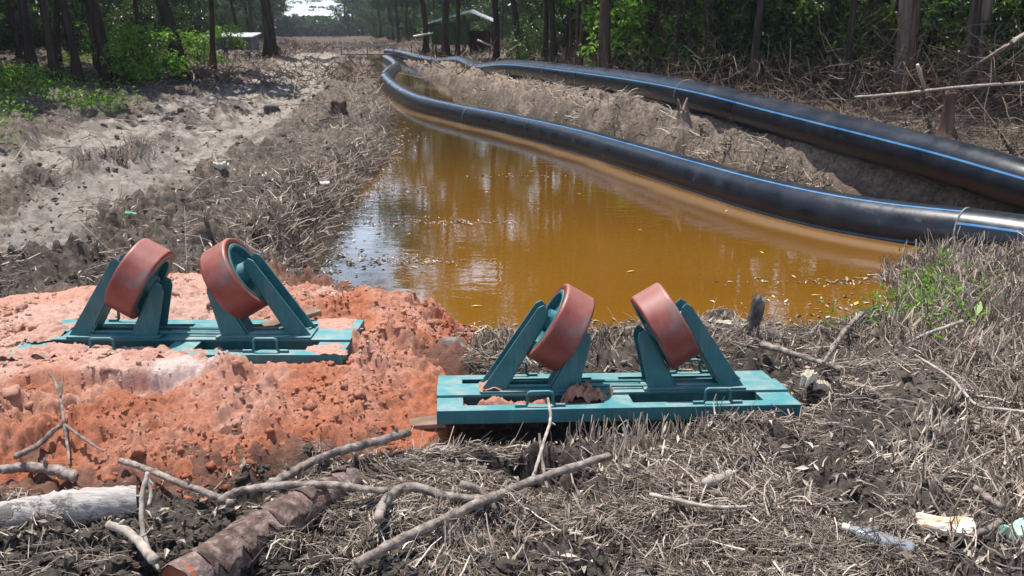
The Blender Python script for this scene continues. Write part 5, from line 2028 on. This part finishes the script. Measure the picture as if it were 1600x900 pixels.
# ------------------------------------------------------------------ hut, shed, footbridge
def hut():
    m_tin = simple('tin_roof', [(0.3, (0.42, 0.46, 0.50)), (0.7, (0.66, 0.69, 0.72))], 3, 0.35, 0.2, 0.01)
    m_tarp = simple('green_tarp', [(0.3, (0.02, 0.05, 0.02)), (0.6, (0.045, 0.09, 0.025)), (0.8, (0.09, 0.15, 0.04))], 2, 0.7, 0.4, 0.03)
    D = 62.0
    sc = D / FPX

    def X(px):
        return (px - 722) * sc
    o = at(722, 78, 0.42)
    x0 = (722 - 800) / FPX * (D * CP + 0.3)
    zg = float(gz(x0, D)[0])

    def Z(py):
        return CAM_H + (HORIZON - py) * sc * 1.0 - zg
    root = thing('tin_roofed_hut', 'open hut with pale tin roof and green tarpaulin among the right hand trees', 'hut', (x0, D, zg))
    rf_ = MB()
    # two roof slopes with a ridge running away from the viewer
    rx = X(737)
    for xa, za, xb, zb in ((X(672), Z(39), rx, Z(22)), (rx + 0.01, Z(22), X(771), Z(36))):
        L = math.hypot(xb - xa, zb - za)
        an = math.atan2(zb - za, xb - xa)
        nn = 14
        V, F = [], []
        for i in range(nn * 2 + 1):
            t = i / (nn * 2)
            bz = 0.02 * (1 if i % 2 else -1)
            for yy in (-1.7, 1.7):
                for dz in (0, 0.03):
                    V.append((xa + (xb - xa) * t, yy, za + (zb - za) * t + bz + dz + 0.22 * (yy > 0)))
        for i in range(nn * 2):
            a = i * 4
            F += [(a, a + 4, a + 6, a + 2), (a + 1, a + 3, a + 7, a + 5), (a, a + 1, a + 5, a + 4), (a + 2, a + 6, a + 7, a + 3)]
        F += [(0, 2, 3, 1), (nn * 8, nn * 8 + 1, nn * 8 + 3, nn * 8 + 2)]
        rf_.add(V, F)
    rf_.m = [1 if f < len(rf_.f) // 2 else 0 for f in range(len(rf_.f))]
    rf_.build('roof', [m_tin, simple('shaded_tin', [(0.3, (0.12, 0.14, 0.15)), (0.7, (0.22, 0.24, 0.26))], 3, 0.6, 0.2, 0.01)], root)  # left slope: its dimmer light put into a darker copy of the tin
    for px in (680, 725, 768):
        for yy in (-1.3, 1.3):
            p = MB()
            zt_ = Z(36) if px != 725 else Z(26)
            p.tube([(X(px), yy, -0.3), (X(px) + 0.03, yy, zt_)], 0.05, 7)
            p.build('post', M['barkr'], root, smooth=True)
    t1 = MB()
    V, F = [], []
    for i in range(13):
        t = i / 12
        for j in range(9):
            s_ = j / 8
            V.append((X(674) + (X(735) - X(674)) * t + 0.35 * s_ * (1 - t), -1.36 + 0.12 * math.sin(7 * t * 3) * s_, Z(40) * (1 - s_) + Z(68) * s_ + 0.3 * t * (1 - s_)))
    for i in range(12):
        for j in range(8):
            F.append((i * 9 + j, (i + 1) * 9 + j, (i + 1) * 9 + j + 1, i * 9 + j + 1))
    t1.add(V, F)
    to = t1.build('tarpaulin', m_tarp, root, smooth=True)
    so = to.modifiers.new('solid', 'SOLIDIFY')
    so.thickness = 0.02
    b = MB()
    b.box((X(748), 0.9, 0.75), (X(765) - X(731), 0.05, 1.5))
    b.build('back_wall', M['barkr'], root)
    for px0, px1, y0, y1, lab in ((653, 682, 56, 51, 'white plank propped at the left side of the tin roofed hut'), (747, 766, 61, 69, 'pale plank propped at the right side of the tin roofed hut')):
        mb = MB()
        mb.tube([(x0 + X(px0), D - 2, zg + Z(y0)), (x0 + X(px1), D - 1.8, zg + Z(y1))], 0.06, 6)
        tag(mb.build('plank', M['white'], None), lab, 'plank')


hut()


def shed():
    D = 66.0
    sc = D / FPX
    m_w = simple('grey_shed_wall', [(0.3, (0.14, 0.14, 0.17)), (0.7, (0.24, 0.24, 0.28))], 2, 0.8, 0.2, 0.01)
    m_r = simple('pale_shed_roof', [(0.3, (0.58, 0.60, 0.64)), (0.7, (0.72, 0.74, 0.78))], 3, 0.4, 0.1)
    x0 = (367 - 800) / FPX * (D * CP + 0.3)
    zg = float(gz(x0, D)[0])
    W_, H_ = 62 * sc, max(0.9, CAM_H + (HORIZON - 56) * sc - zg)
    root = thing('low_shed', 'low grey shed with a white edged roof at the left wood', 'shed', (x0, D, zg - 0.1))
    mb = MB()
    mb.box((0, 0, H_ / 2), (W_, 2.0, H_))
    mb.build('wall', m_w, root)
    mb = MB()
    mb.box((-0.1, 0, H_ + 0.07), (W_ + 0.5, 2.6, 0.09), Matrix.Rotation(math.radians(5), 3, 'X'))
    mb.build('roof', m_r, root)
    mb = MB()
    mb.box((0.55, -1.02, H_ * 0.42), (0.5, 0.04, H_ * 0.8))
    mb.build('door', M['bark'], root)


shed()


def bridge():
    D = 68.0
    sc = D / FPX
    x0 = (573 - 800) / FPX * (D * CP + 0.3)
    root = thing('footbridge', 'plank footbridge with a pale hand rail across the far ditch', 'footbridge', (x0, D, 0.0))

    def Z(py):
        return CAM_H + (HORIZON - py) * sc
    zd, zr = Z(82.5), Z(69)
    mb = MB()
    for k in range(3):
        mb.box((0.0, -0.3 + 0.3 * k, zd), (88 * sc, 0.28, 0.07))
    mb.build('deck', M['plank'], root)
    mb = MB()
    mb.box((0.1, -0.4, zr), (80 * sc, 0.10, 0.15))
    mb.build('hand_rail', M['white'], root)
    for px in (536, 575, 614):
        p = MB()
        p.box(((px - 573) * sc, -0.4, (zr - 0.3) / 2 + 0.0 - 0.15), (0.07, 0.07, zr + 0.25))
        p.build('post', M['ptwig'], root)


bridge()


# ------------------------------------------------------------------ the hazy air
def haze():
    m = bpy.data.materials.new('air_haze')
    m.use_nodes = True
    t = m.node_tree
    t.nodes.remove(t.nodes['Principled BSDF'])
    v = t.nodes.new('ShaderNodeVolumePrincipled')
    v.inputs['Color'].default_value = (0.80, 0.88, 1.0, 1)
    v.inputs['Density'].default_value = 0.00035
    v.inputs['Anisotropy'].default_value = 0.2
    t.links.new(v.outputs[0], t.nodes['Material Output'].inputs['Volume'])
    mb = MB()
    mb.box((0, 0, 13), (1900, 1900, 30))
    tag(mb.build('haze', m), kind='stuff')


haze()
